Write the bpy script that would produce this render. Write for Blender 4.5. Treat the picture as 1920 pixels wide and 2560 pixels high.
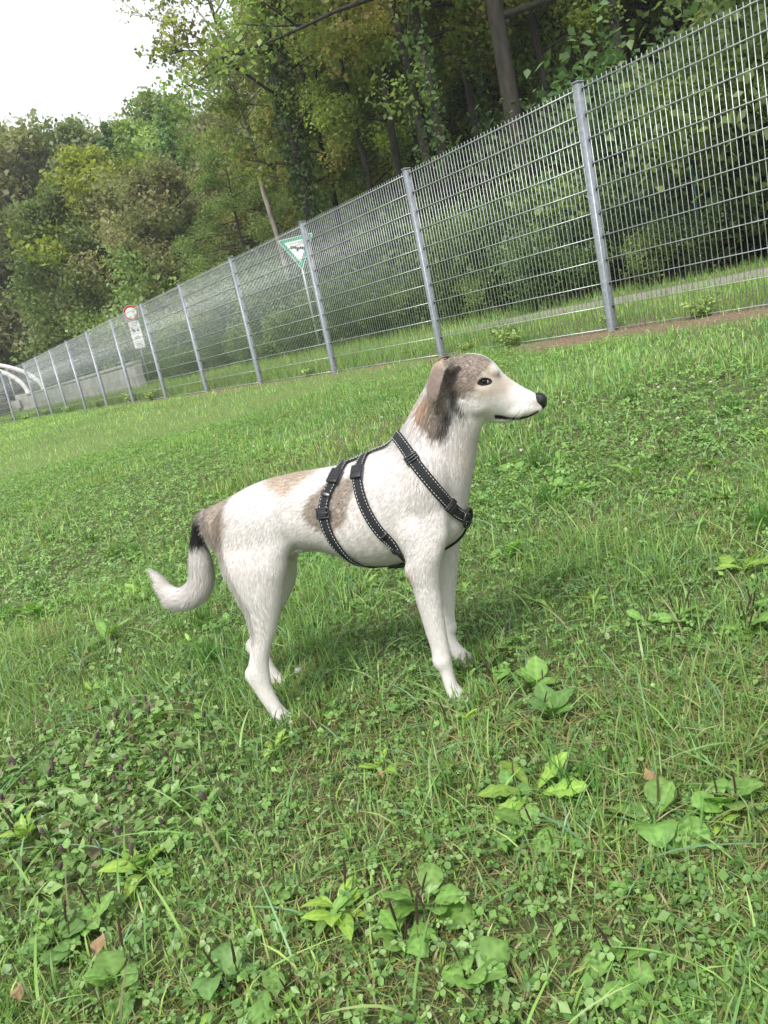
import bpy, bmesh, math, random
import numpy as np
from mathutils import Vector, Matrix
from mathutils.bvhtree import BVHTree

for _o in list(bpy.data.objects):
    bpy.data.objects.remove(_o, do_unlink=True)
SC = bpy.context.scene
COL = SC.collection

# ------------------------------------------------------------------ camera
CAM_Z = 0.72
PITCH, ROLL = math.radians(12.49), math.radians(12.206)
_fw = Vector((0, math.cos(PITCH), -math.sin(PITCH)))
_rt = Vector((1, 0, 0))
_up = _rt.cross(_fw)
_R = _rt * math.cos(ROLL) - _up * math.sin(ROLL)
_U = _rt * math.sin(ROLL) + _up * math.cos(ROLL)
cam_d = bpy.data.cameras.new('camera')
cam_d.sensor_fit = 'VERTICAL'
cam_d.sensor_height = 32.0
cam_d.sensor_width = 24.0
cam_d.lens = 1998.0 / 2560.0 * 32.0
cam_d.clip_start = 0.05
cam_d.clip_end = 2000
cam = bpy.data.objects.new('camera', cam_d)
COL.objects.link(cam)
_m = Matrix((( _R.x, _U.x, -_fw.x, 0), (_R.y, _U.y, -_fw.y, 0), (_R.z, _U.z, -_fw.z, CAM_Z), (0, 0, 0, 1)))
cam.matrix_world = _m
SC.camera = cam

# ------------------------------------------------------------------ sky, sun, exposure
SUN_EL, SUN_AZ = math.radians(52), math.radians(205)       # sun veiled by cloud, behind the viewer to the left
world = bpy.data.worlds.new('World')
SC.world = world
world.use_nodes = True
wn, wl = world.node_tree.nodes, world.node_tree.links
wn.clear()
w_out = wn.new('ShaderNodeOutputWorld')
w_bg = wn.new('ShaderNodeBackground')
w_sky = wn.new('ShaderNodeTexSky')
w_sky.sky_type = 'NISHITA'
w_sky.sun_disc = False
w_sky.sun_elevation = SUN_EL
w_sky.sun_rotation = SUN_AZ
w_sky.air_density = 1.0
w_sky.dust_density = 3.0
w_bg.inputs['Strength'].default_value = 0.12
# closed cloud cover: soft grey-white cloud with faint structure over the blue sky
w_tc = wn.new('ShaderNodeTexCoord')
w_no = wn.new('ShaderNodeTexNoise')
w_no.inputs['Scale'].default_value = 1.3
w_no.inputs['Detail'].default_value = 5
w_no.inputs['Roughness'].default_value = 0.5
w_cr = wn.new('ShaderNodeValToRGB')
w_cr.color_ramp.elements[0].position = 0.36
w_cr.color_ramp.elements[0].color = (2.25, 2.45, 2.62, 1)
w_cr.color_ramp.elements[1].position = 0.62
w_cr.color_ramp.elements[1].color = (3.4, 3.47, 3.52, 1)
w_mx = wn.new('ShaderNodeMix')
w_mx.data_type = 'RGBA'
w_mx.inputs[0].default_value = 0.93
wl.new(w_tc.outputs['Generated'], w_no.inputs['Vector'])
wl.new(w_no.outputs['Fac'], w_cr.inputs['Fac'])
wl.new(w_sky.outputs['Color'], w_mx.inputs[6])
wl.new(w_cr.outputs['Color'], w_mx.inputs[7])
wl.new(w_mx.outputs[2], w_bg.inputs['Color'])
wl.new(w_bg.outputs['Background'], w_out.inputs['Surface'])

sun_d = bpy.data.lights.new('sun', 'SUN')
sun_d.energy = 1.5
sun_d.angle = math.radians(13)
sun_d.color = (1.0, 0.965, 0.90)
sun = bpy.data.objects.new('sun', sun_d)
COL.objects.link(sun)
# sun_rotation is measured clockwise from +Y seen from above
_sd = Vector((math.sin(SUN_AZ) * math.cos(SUN_EL), math.cos(SUN_AZ) * math.cos(SUN_EL), math.sin(SUN_EL)))
sun.rotation_euler = _sd.to_track_quat('Z', 'Y').to_euler()
sun.location = _sd * 60

vs = SC.view_settings
vs.view_transform = 'Standard'
vs.look = 'None'
vs.exposure = 1.66
vs.gamma = 1.0
vs.use_curve_mapping = False
SC.render.engine = 'CYCLES'
SC.cycles.max_bounces = 8
SC.cycles.diffuse_bounces = 4
SC.cycles.transparent_max_bounces = 8
SC.cycles.use_denoising = True

# ------------------------------------------------------------------ helpers
def tag(o, label=None, cat=None, group=None, kind=None):
    if label: o['label'] = label
    if cat: o['category'] = cat
    if group: o['group'] = group
    if kind: o['kind'] = kind
    return o

def link(name, data, parent=None):
    o = bpy.data.objects.new(name, data)
    COL.objects.link(o)
    if parent is not None: o.parent = parent
    return o

def empty(name, loc=(0, 0, 0), rz=0.0):
    o = bpy.data.objects.new(name, None)
    COL.objects.link(o)
    o.location = loc
    o.rotation_euler = (0, 0, rz)
    o.empty_display_size = 0.05
    return o

def copy_tree(o, parent=None):
    c = o.copy()
    COL.objects.link(c)
    c.parent = parent
    for ch in list(o.children):
        copy_tree(ch, c)
    return c

_ORD = 'first second third fourth fifth sixth seventh eighth ninth tenth eleventh twelfth thirteenth fourteenth fifteenth sixteenth seventeenth eighteenth nineteenth twentieth'.split()
_TEN = {2: 'twenty', 3: 'thirty', 4: 'forty', 5: 'fifty', 6: 'sixty'}
def ordinal(k):
    if k <= 20: return _ORD[k - 1]
    t, u = divmod(k, 10)
    return (_TEN[t] + '-' + _ORD[u - 1]) if u else _TEN[t][:-1] + 'ieth'
def order_labels(items, fmt):
    """items: objects of one row; labels count them from left to right as the viewer sees them"""
    for k, o in enumerate(sorted(items, key=lambda q: q.location.x/max(q.location.y, .2))): o['label'] = fmt.format(ordinal(k + 1))

def npmesh(name, V, quads=None, tris=None, mat=None, col=None, smooth=False):
    V = np.asarray(V, np.float32).reshape(-1, 3)
    q = np.zeros((0, 4), np.int32) if quads is None or len(quads) == 0 else np.asarray(quads, np.int32).reshape(-1, 4)
    t = np.zeros((0, 3), np.int32) if tris is None or len(tris) == 0 else np.asarray(tris, np.int32).reshape(-1, 3)
    me = bpy.data.meshes.new(name)
    me.vertices.add(len(V))
    me.vertices.foreach_set('co', V.ravel())
    li = np.concatenate([q.ravel(), t.ravel()])
    me.loops.add(len(li))
    me.loops.foreach_set('vertex_index', li)
    n = len(q) + len(t)
    me.polygons.add(n)
    ls = np.concatenate([np.arange(len(q)) * 4, len(q) * 4 + np.arange(len(t)) * 3]).astype(np.int32)
    me.polygons.foreach_set('loop_start', ls)
    if smooth:
        me.polygons.foreach_set('use_smooth', np.ones(n, bool))
    if col is not None:
        c = np.ones((len(V), 4), np.float32)
        c[:, :3] = np.asarray(col, np.float32).reshape(-1, 3)
        a = me.color_attributes.new('Col', 'FLOAT_COLOR', 'POINT')
        a.data.foreach_set('color', c.ravel())
    me.update(calc_edges=True)
    if mat is not None: me.materials.append(mat)
    return me

class MB:
    """collects shapes into one mesh"""
    def __init__(self): self.v = []; self.q = []; self.t = []; self.n = 0
    def add(self, V, q=None, t=None):
        V = np.asarray(V, float).reshape(-1, 3)
        if q is not None and len(q): self.q.append(np.asarray(q, int).reshape(-1, 4) + self.n)
        if t is not None and len(t): self.t.append(np.asarray(t, int).reshape(-1, 3) + self.n)
        self.v.append(V); self.n += len(V); return self
    def box(self, lo, hi, M=None):
        (a, b, c), (d, e, f) = lo, hi
        V = np.array([(a,b,c),(d,b,c),(d,e,c),(a,e,c),(a,b,f),(d,b,f),(d,e,f),(a,e,f)], float)
        if M is not None: V = np.array([tuple(M @ Vector(p)) for p in V])
        return self.add(V, [(0,3,2,1),(4,5,6,7),(0,1,5,4),(1,2,6,5),(2,3,7,6),(3,0,4,7)])
    def bevbox(self, lo, hi, r=0.003, M=None):
        bm = bmesh.new()
        bmesh.ops.create_cube(bm, size=1)
        for v in bm.verts:
            for k in range(3): v.co[k] = lo[k] + (v.co[k] + .5) * (hi[k] - lo[k])
        bmesh.ops.bevel(bm, geom=bm.edges[:], offset=r, segments=2, affect='EDGES', profile=.6)
        bm.verts.index_update()
        V = [tuple(M @ v.co) if M is not None else tuple(v.co) for v in bm.verts]
        q, t = [], []
        for f in bm.faces:
            ids = [v.index for v in f.verts]
            if len(ids) == 4: q.append(ids)
            else:
                for k in range(1, len(ids) - 1): t.append((ids[0], ids[k], ids[k + 1]))
        bm.free()
        return self.add(V, q, t)
    def tube(self, P, r, sides=6, cap=True):
        V, q, t = tube_np(P, r, sides, cap)
        return self.add(V, q, t)
    def build(self, name, mat, parent=None, smooth=False):
        V = np.concatenate(self.v); q = np.concatenate(self.q) if self.q else None; t = np.concatenate(self.t) if self.t else None
        return link(name, npmesh(name, V, q, t, mat, smooth=smooth), parent)
    def mesh(self, name, mat, smooth=False):
        V = np.concatenate(self.v); q = np.concatenate(self.q) if self.q else None; t = np.concatenate(self.t) if self.t else None
        return npmesh(name, V, q, t, mat, smooth=smooth)

def tube_np(P, r, sides=6, cap=True):
    P = np.asarray(P, float); n = len(P)
    r = np.broadcast_to(np.asarray(r, float), (n,))
    T = np.gradient(P, axis=0); T /= np.linalg.norm(T, axis=1)[:, None] + 1e-12
    ref = np.array([0, 0, 1.0]) if abs(T[0, 2]) < .9 else np.array([1.0, 0, 0])
    a = np.cross(T[0], ref); a /= np.linalg.norm(a)
    V = []
    for i in range(n):
        a = a - T[i] * (a @ T[i]); a /= np.linalg.norm(a) + 1e-12
        b = np.cross(T[i], a)
        th = np.arange(sides) * 2 * math.pi / sides
        V.append(P[i] + r[i] * (np.cos(th)[:, None] * a + np.sin(th)[:, None] * b))
    V = np.concatenate(V); q = []
    for i in range(n - 1):
        for k in range(sides):
            k2 = (k + 1) % sides
            q.append((i*sides+k, i*sides+k2, (i+1)*sides+k2, (i+1)*sides+k))
    t = []
    if cap:
        for k in range(1, sides - 1):
            t.append((0, k + 1, k)); o = (n-1)*sides; t.append((o, o+k, o+k+1))
    return V, q, t

def _hash(ix, iy, s):
    h = (ix.astype(np.int64) * 374761393 + iy.astype(np.int64) * 668265263 + s * 1442695041) & 0x7fffffff
    h = ((h ^ (h >> 13)) * 1274126177) & 0x7fffffff
    return ((h ^ (h >> 16)) & 0xffff) / 65535.0

def vnoise(x, y, s=0):
    x = np.asarray(x, float); y = np.asarray(y, float)
    ix, iy = np.floor(x), np.floor(y); fx, fy = x - ix, y - iy
    fx = fx*fx*(3-2*fx); fy = fy*fy*(3-2*fy)
    a, b, c, d = _hash(ix, iy, s), _hash(ix+1, iy, s), _hash(ix, iy+1, s), _hash(ix+1, iy+1, s)
    return (a*(1-fx)+b*fx)*(1-fy) + (c*(1-fx)+d*fx)*fy

def fbm(x, y, s=0):
    return .55*vnoise(x, y, s) + .3*vnoise(x*2.1, y*2.1, s+7) + .15*vnoise(x*4.3, y*4.3, s+13)

# world layout: t runs along the fence away from the viewer, D is the distance behind the fence
FANG = math.radians(58.814)
F0 = np.array([2.3472, 7.2396]); FT = np.array([-math.cos(FANG), math.sin(FANG)]); FN = np.array([math.sin(FANG), math.cos(FANG)])
FROT = math.atan2(FT[1], FT[0])
def tD(t, D): p = F0 + FT * t + FN * D; return float(p[0]), float(p[1])
def smooth01(a): a = np.clip(a, 0, 1); return a*a*(3-2*a)
def ground(x, y):
    x = np.asarray(x, float); y = np.asarray(y, float)
    D = (x - F0[0])*FN[0] + (y - F0[1])*FN[1]; t = (x - F0[0])*FT[0] + (y - F0[1])*FT[1]
    s = np.clip((D + 4.9) / 4.9, 0, 1)
    z = .30 * (s - .12*np.sin(s*math.pi*2)/math.pi*0.5)
    z = z + np.where(D > 0, np.clip(D, 0, 5.6) * .045, 0)
    z = z + np.where(D > 5.6, (D - 5.6) * .30 * smooth01((D-5.6)/6), 0)
    z = z + .16*np.clip(t - 52, 0, 60)*smooth01((t-52)/8)
    z = z + .02*(fbm(x*1.3, y*1.3, 3) - .5)*smooth01((np.hypot(x, y) - 2.2)/1.5)
    return z
def gz(x, y): return float(ground(x, y))

# ------------------------------------------------------------------ materials
def mat(name, color=(.5, .5, .5), rough=.6, metal=0.0, spec=.5):
    m = bpy.data.materials.new(name); m.use_nodes = True
    b = m.node_tree.nodes['Principled BSDF']
    b.inputs['Base Color'].default_value = (*color, 1)
    b.inputs['Roughness'].default_value = rough
    b.inputs['Metallic'].default_value = metal
    b.inputs['Specular IOR Level'].default_value = spec
    return m

def noise_mat(name, c1, c2, scale=8, rough=.8, bump=.2, detail=6, lo=.35, hi=.65, metal=0, coords='Object', bscale=None, stretch=None):
    m = mat(name, c1, rough, metal); nt = m.node_tree; N, L = nt.nodes, nt.links
    b = N['Principled BSDF']
    tc = N.new('ShaderNodeTexCoord'); no = N.new('ShaderNodeTexNoise'); cr = N.new('ShaderNodeValToRGB')
    no.inputs['Scale'].default_value = scale; no.inputs['Detail'].default_value = detail
    src = tc.outputs[coords]
    if stretch:
        mp = N.new('ShaderNodeMapping'); mp.inputs['Scale'].default_value = stretch
        L.new(src, mp.inputs['Vector']); src = mp.outputs['Vector']
    L.new(src, no.inputs['Vector'])
    cr.color_ramp.elements[0].position = lo; cr.color_ramp.elements[1].position = hi
    cr.color_ramp.elements[0].color = (*c1, 1); cr.color_ramp.elements[1].color = (*c2, 1)
    L.new(no.outputs['Fac'], cr.inputs['Fac']); L.new(cr.outputs['Color'], b.inputs['Base Color'])
    if bump:
        n2 = N.new('ShaderNodeTexNoise'); n2.inputs['Scale'].default_value = bscale or scale*3; n2.inputs['Detail'].default_value = 6
        L.new(src, n2.inputs['Vector'])
        bp = N.new('ShaderNodeBump'); bp.inputs['Strength'].default_value = bump; bp.inputs['Distance'].default_value = .02
        L.new(n2.outputs['Fac'], bp.inputs['Height']); L.new(bp.outputs['Normal'], b.inputs['Normal'])
    return m

def leaf_mat(name, trans=.35, rough=.45, var=.25, tint=(1.25, 1.35, .7), spec=.4):
    """colour from the leaf's own 'Col' attribute, a little different on every plant; light passes through"""
    m = bpy.data.materials.new(name); m.use_nodes = True
    N, L = m.node_tree.nodes, m.node_tree.links; b = N['Principled BSDF']; out = N['Material Output']
    at = N.new('ShaderNodeAttribute'); at.attribute_name = 'Col'
    oi = N.new('ShaderNodeObjectInfo')
    hs = N.new('ShaderNodeHueSaturation')
    mr = N.new('ShaderNodeMapRange'); mr.inputs[3].default_value = 1 - var; mr.inputs[4].default_value = 1 + var
    mh = N.new('ShaderNodeMapRange'); mh.inputs[3].default_value = .494; mh.inputs[4].default_value = .506
    L.new(oi.outputs['Random'], mr.inputs[0]); L.new(oi.outputs['Random'], mh.inputs[0])
    L.new(mr.outputs[0], hs.inputs['Value']); L.new(mh.outputs[0], hs.inputs['Hue'])
    L.new(at.outputs['Color'], hs.inputs['Color'])
    L.new(hs.outputs['Color'], b.inputs['Base Color'])
    b.inputs['Roughness'].default_value = rough; b.inputs['Specular IOR Level'].default_value = spec
    tr = N.new('ShaderNodeBsdfTranslucent'); mul = N.new('ShaderNodeMix'); mul.data_type = 'RGBA'; mul.blend_type = 'MULTIPLY'
    mul.inputs[0].default_value = 1; mul.inputs[7].default_value = (*tint, 1)
    L.new(hs.outputs['Color'], mul.inputs[6]); L.new(mul.outputs[2], tr.inputs['Color'])
    mx = N.new('ShaderNodeMixShader'); mx.inputs[0].default_value = trans
    L.new(b.outputs[0], mx.inputs[1]); L.new(tr.outputs[0], mx.inputs[2]); L.new(mx.outputs[0], out.inputs['Surface'])
    return m

M = {}
M['grass'] = leaf_mat('grass_blade', .38, .42, 0.0, (1.2, 1.25, .75))
M['leaf'] = leaf_mat('tree_leaf', .52, .5, .26, (1.25, 1.3, .75))
M['herb'] = leaf_mat('herb_leaf', .32, .42, .12, spec=.5)
M['bark'] = noise_mat('bark', (.022, .019, .016), (.070, .062, .050), 9, .95, .9, lo=.3, hi=.7, stretch=(1, 1, .25), bscale=22)
M['bark_pale'] = noise_mat('bark_pale', (.16, .14, .115), (.36, .33, .28), 7, .9, .5, stretch=(1, 1, .35))
M['zinc'] = noise_mat('galvanised_steel', (.235, .26, .285), (.36, .385, .41), 26, .42, .05, metal=.55, lo=.3, hi=.7)
M['rod'] = noise_mat('galvanised_rod', (.42, .45, .46), (.58, .61, .62), 14, .38, 0, metal=.45)
M['clip'] = mat('dark_clip', (.03, .032, .036), .5)
M['green_paint'] = noise_mat('dark_green_paint', (.008, .040, .035), (.014, .06, .05), 20, .45, 0)
M['concrete'] = noise_mat('concrete', (.26, .255, .25), (.42, .41, .40), 2.5, .9, .3, bscale=30)
M['white_paint'] = noise_mat('white_paint', (.62, .60, .57), (.74, .72, .69), 3, .5, 0)
M['path'] = noise_mat('path_gravel', (.20, .19, .175), (.34, .32, .30), 30, .95, .5, coords='Object')
M['dark_panel'] = noise_mat('dark_panel', (.035, .035, .03), (.07, .068, .055), 3, .7, 0)

# ------------------------------------------------------------------ ground
def ground_material():
    m = mat('ground_soil', rough=.95); N, L = m.node_tree.nodes, m.node_tree.links; b = N['Principled BSDF']
    tc = N.new('ShaderNodeTexCoord')
    n1 = N.new('ShaderNodeTexNoise'); n1.inputs['Scale'].default_value = 1.4; n1.inputs['Detail'].default_value = 8
    n2 = N.new('ShaderNodeTexNoise'); n2.inputs['Scale'].default_value = 45; n2.inputs['Detail'].default_value = 5
    for n in (n1, n2): L.new(tc.outputs['Object'], n.inputs['Vector'])
    at = N.new('ShaderNodeAttribute'); at.attribute_name = 'Col'
    cr = N.new('ShaderNodeValToRGB')
    cr.color_ramp.elements[0].position = .3; cr.color_ramp.elements[0].color = (.45, .45, .45, 1)
    cr.color_ramp.elements[1].position = .72; cr.color_ramp.elements[1].color = (1.5, 1.5, 1.5, 1)
    L.new(n2.outputs['Fac'], cr.inputs['Fac'])
    mu = N.new('ShaderNodeMix'); mu.data_type = 'RGBA'; mu.blend_type = 'MULTIPLY'; mu.inputs[0].default_value = 1
    L.new(at.outputs['Color'], mu.inputs[6]); L.new(cr.outputs['Color'], mu.inputs[7]); L.new(mu.outputs[2], b.inputs['Base Color'])
    bp = N.new('ShaderNodeBump'); bp.inputs['Strength'].default_value = .6; bp.inputs['Distance'].default_value = .02
    L.new(n2.outputs['Fac'], bp.inputs['Height']); L.new(bp.outputs['Normal'], b.inputs['Normal'])
    return m
M['ground'] = ground_material()

def soil_mask(x, y):
    """bare trodden earth along the foot of the fence"""
    D = (x - F0[0])*FN[0] + (y - F0[1])*FN[1]; t = (x - F0[0])*FT[0] + (y - F0[1])*FT[1]
    wob = fbm(t*.9, D*.3, 21)
    right = smooth01((2.5 - t)/3.5)
    w = .18 + .55*wob*(.55 + .75*right)
    return smooth01((w - np.abs(D + .10 + .32*right*wob))/.22) * smooth01((fbm(x*2.3, y*2.3, 5) + .55*right - .32)/.2)

def build_ground():
    def axis(lo, hi, fine_lo, fine_hi, n):
        u = np.linspace(-1, 1, n); k = 4.2
        s = np.sinh(k*u)/math.sinh(k)
        mid = (fine_lo + fine_hi)/2
        return np.where(s < 0, mid + s*(mid - lo), mid + s*(hi - mid))
    xs = axis(-260, 260, -1, 2, 210); ys = axis(-120, 400, 1, 4, 210)
    X, Y = np.meshgrid(xs, ys)
    Z = ground(X, Y)
    far = smooth01((np.hypot(X, Y) - 90)/120)
    Z = Z*(1-far) + np.minimum(Z, 26)*far
    V = np.stack([X, Y, Z], -1).reshape(-1, 3)
    n, m_ = len(ys), len(xs)
    i = np.arange(n-1)[:, None]*m_ + np.arange(m_-1)[None, :]
    q = np.stack([i, i+1, i+m_+1, i+m_], -1).reshape(-1, 4)
    x, y = V[:, 0], V[:, 1]
    D = (x - F0[0])*FN[0] + (y - F0[1])*FN[1]
    soil = soil_mask(x, y)[:, None]
    f = fbm(x*.7, y*.7, 2)[:, None]
    base = np.array([.050, .075, .022])*(1-f) + np.array([.13, .125, .055])*f
    mw = smooth01((np.hypot(x, y) - 5)/5)[:, None]; base = base*(1-mw) + np.array([.13, .19, .045])*mw
    c = base*(1-soil) + np.array([.20, .135, .09])*soil
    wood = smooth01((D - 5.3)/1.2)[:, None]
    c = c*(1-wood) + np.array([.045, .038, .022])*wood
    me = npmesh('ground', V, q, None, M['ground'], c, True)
    return tag(link('ground', me), kind='structure')
build_ground()

def build_path():
    ts = np.linspace(-30, 60, 220); Ds = np.array([2.85, 2.92, 3.1, 3.5, 3.83, 3.90])
    V = []
    for t in ts:
        wob = .12*(vnoise(np.array(t*.7), np.array(1.0), 9) - .5)
        for k, D in enumerate(Ds):
            x, y = tD(t, D + wob); V.append((x, y, gz(x, y) + (.012 if 0 < k < 5 else -.01) + .006))
    n = len(Ds); q = [(a*n+b, a*n+b+1, (a+1)*n+b+1, (a+1)*n+b) for a in range(len(ts)-1) for b in range(n-1)]
    o = link('path', npmesh('path', V, q, None, M['path'], smooth=True)); tag(o, kind='structure')
build_path()

# ------------------------------------------------------------------ the steel mesh fence
SP, ROWS, ROWH = 2.52, 11, 0.2
def build_fence():
    root = empty('mesh_fence', (*tD(0, 0), .30))
    tag(root, 'tall galvanised steel mesh fence receding along the edge of the lawn', 'fence')
    Z0 = -.25
    # fence corners: posts stand every 2.52 m; past post 11 the line bends to the left
    pts = [(k, np.array(tD(k*SP, 0))) for k in range(-3, 12)]
    bend = np.array([-.675, .738])
    last = pts[-1][1]
    for j in range(1, 4): pts.append((11 + j, last + bend*SP*j))
    off = np.array(root.location[:2])
    pm = MB(); a, b, r = .030, .038, .004
    ring = [(-a+r,-b),(a-r,-b),(a,-b+r),(a,b-r),(a-r,b),(-a+r,b),(-a,b-r),(-a,-b+r)]
    V = [(x, y, z) for z in (Z0, 2.07) for x, y in ring]
    pm.add(V, [(k, (k+1) % 8, 8+(k+1) % 8, 8+k) for k in range(8)], [(8, 8+k, 8+k+1) for k in range(1, 7)])
    post_me = pm.mesh('post', M['zinc'])
    cap_me = MB().bevbox((-.036, -.044, 2.068), (.036, .044, 2.082), .004).mesh('cap', M['zinc'])
    cm = MB()
    for k in range(0, ROWS):
        for s in (-1, 1):
            cm.box((s*.034 - .008, -.022, .02 + k*ROWH - .02), (s*.034 + .008, -.004, .02 + k*ROWH + .016))
    clip_me = cm.mesh('clip_row', M['clip'])
    L = SP - .075
    def vrod(sides):
        return MB().tube([(0, 0, -.005), (0, 0, 2.055)], .0031, sides).mesh('vertical_rod', M['rod'])
    rod_me = vrod(6)
    hm = MB()
    for k in range(ROWS):
        for s in (-1, 1):
            hm.tube([(0, s*.0075, .02 + k*ROWH), (L, s*.0075, .02 + k*ROWH)], .0040, 6)
    panel_me = hm.mesh('panel', M['rod'], True)
    rest = MB()
    for i, (k, p) in enumerate(pts):
        nxt = pts[i+1][1] if i + 1 < len(pts) else p + bend*SP
        d = nxt - p; ang = math.atan2(d[1], d[0]); d = d/np.linalg.norm(d)
        po = link('post', post_me, root)
        po.location = (*(p - off), gz(*p) - .30); po.rotation_euler = (random.Random(k).uniform(-.004, .004), random.Random(k+9).uniform(-.004, .004), ang)
        link('cap', cap_me, po); tag(link('clip_row', clip_me, po), kind='stuff')
        if i + 1 == len(pts): break
        pa = link('panel', panel_me, root)
        q = p + d*.0375
        pa.location = (*(q - off), po.location.z); pa.rotation_euler = (0, 0, ang)
        nv = 49
        for j in range(nv):
            x = .022 + j*(L - .044)/(nv - 1)
            if -1 <= k <= 3:
                r_ = link('vertical_rod', rod_me, pa); r_.location = (x, 0, 0)
            else:
                w = q + d*x - off
                rest.tube([(w[0], w[1], po.location.z - .005), (w[0], w[1], po.location.z + 2.055)], 0.0030, 3 if k > 4 else 5)
    o = rest.build('vertical_rods', M['rod'], root); tag(o, kind='stuff')
build_fence()

# ------------------------------------------------------------------ low green fence on the far side of the path
def build_green_fence():
    D0 = 5.0; x0, y0 = tD(0, D0)
    root = empty('green_fence', (x0, y0, 0), FROT)
    tag(root, 'dark green wire fence with slim posts on the far side of the path', 'fence')
    pm = MB().tube([(0, 0, -.2), (0, 0, 1.68)], .024, 10).mesh('post', M['green_paint'], True)
    wm = MB()
    n = 18
    for k in range(-3, n):
        t = k*2.47 + .02; x, y = tD(t, D0)
        po = link('post', pm, root); po.location = (t, 0, gz(x, y))
        MB().tube([(0, 0, 1.68), (0, 0, 1.695)], [.027, .018], 10).build('cap', M['green_paint'], po)
    for k in range(-3, n - 1):
        t0 = k*2.47 + .02; x, y = tD(t0, D0); x1, y1 = tD(t0 + 2.47, D0); za, zb = gz(x, y), gz(x1, y1)
        w = MB()
        for j in range(9):
            z = .04 + j*.2; w.tube([(t0, -.03, za + z), (t0 + 2.47, -.03, zb + z)], .0018, 4)
        for j in range(50):
            u = j/49; w.tube([(t0 + 2.47*u, -.033, za + (zb-za)*u + .02), (t0 + 2.47*u, -.033, za + (zb-za)*u + 1.66)], .0013, 3)
        w.build('panel', M['green_paint'], root)
build_green_fence()

# ------------------------------------------------------------------ concrete parapet wall, arch bridge
def build_wall():
    x0, y0 = tD(24.4, 3.3)
    root = empty('concrete_wall', (x0, y0, gz(x0, y0)), FROT)
    tag(root, 'long grey concrete parapet wall beyond the far end of the fence', 'wall')
    Lw, seg = 23.0, 3.2
    k = 0; x = 0
    while x < Lw - .1:
        l = min(seg, Lw - x)
        MB().bevbox((x + .01, 0, -.5), (x + l - .01, .28, .98), .015).build('panel', M['concrete'], root)
        MB().bevbox((x + .004, -.04, .982), (x + l - .004, .32, 1.09), .015).build('coping', M['concrete'], root)
        x += seg; k += 1
    MB().tube([(0.3, -.10, .60), (Lw - .3, -.10, .60)], .035, 10).build('rail', M['white_paint'], root, True)
    b = MB()
    for j in range(12): b.box((.8 + j*1.95 - .02, -.10, .57), (.8 + j*1.95 + .02, .01, .63))
    b.build('rail_bracket', M['white_paint'], root)
    MB().bevbox((-.3, -.75, -.3), (Lw, -.02, .06), .02).build('plinth', M['concrete'], root)
build_wall()

def build_bridge():
    bx, by = -19.5, 49.0
    root = empty('arch_bridge', (bx, by, gz(bx, by)), math.radians(176))
    z0 = root.location.z
    tag(root, 'white steel arch bridge at the left end of the wall', 'bridge')
    for yy in (0.0, -2.2):
        P = []; n = 28
        for k in range(n + 1):
            a = math.pi*k/n
            P.append((9.0*(1 - math.cos(a)) - .3, yy, 1.35 + 3.1*math.sin(a) - .25))
        P = np.array(P); T = np.gradient(P, axis=0); T /= np.linalg.norm(T, axis=1)[:, None]
        up = np.stack([-T[:, 2], T[:, 1]*0, T[:, 0]], -1); V = []
        for i in range(n + 1):
            h, w = .12, .11
            for s, y2 in ((-1, -1), (-1, 1), (1, 1), (1, -1)):
                V.append(P[i] + up[i]*s*h + np.array([0, y2*w, 0]))
        q = [(i*4+k, i*4+(k+1) % 4, (i+1)*4+(k+1) % 4, (i+1)*4+k) for i in range(n) for k in range(4)]
        MB().add(V, q + [(0, 1, 2, 3), (n*4+3, n*4+2, n*4+1, n*4)]).build('arch', M['white_paint'], root)
        for k in range(6, n - 4, 4):
            MB().tube([(P[k][0], yy, .9), (P[k][0], yy, P[k][2] - .1)], .03, 8).build('hanger', M['white_paint'], root, True)
        MB().bevbox((-.5, yy - .25, -1.0), (.45, yy + .25, 1.15), .03).build('abutment', M['concrete'], root)
    MB().bevbox((.2, -2.6, .35), (18.2, .45, .85), .03).build('deck', M['concrete'], root)
    for k in range(9):
        MB().bevbox((.9 + k*1.95, .46, -.65), (.9 + k*1.95 + 1.9, .54, 1.30), .015).build('side_panel', M['dark_panel'], root)
build_bridge()

# ------------------------------------------------------------------ signs behind the fence
M['sign_green'] = mat('sign_green', (.012, .26, .15), .35)
M['sign_white'] = mat('sign_white', (.74, .74, .74), .35)
M['sign_red'] = mat('sign_red', (.42, .012, .025), .35)
M['sign_black'] = mat('sign_black', (.012, .012, .014), .45)
M['sign_back'] = mat('sign_back', (.42, .44, .46), .4, .5)

def flat(name, pts, y0, y1, m, parent):
    """a plate: outline in x,z, extruded from y0 to y1 (front face at y0)"""
    n = len(pts); V = [(x, y0, z) for x, z in pts] + [(x, y1, z) for x, z in pts]
    bm = bmesh.new(); vs_ = [bm.verts.new(v) for v in V]
    bm.faces.new(vs_[:n]); bm.faces.new(vs_[n:][::-1])
    for k in range(n): bm.faces.new((vs_[k], vs_[n+k], vs_[n+(k+1) % n], vs_[(k+1) % n]))
    bmesh.ops.recalc_face_normals(bm, faces=bm.faces[:]); bmesh.ops.triangulate(bm, faces=bm.faces[:])
    me = bpy.data.meshes.new(name); bm.to_mesh(me); bm.free(); me.materials.append(m)
    return link(name, me, parent)

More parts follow.
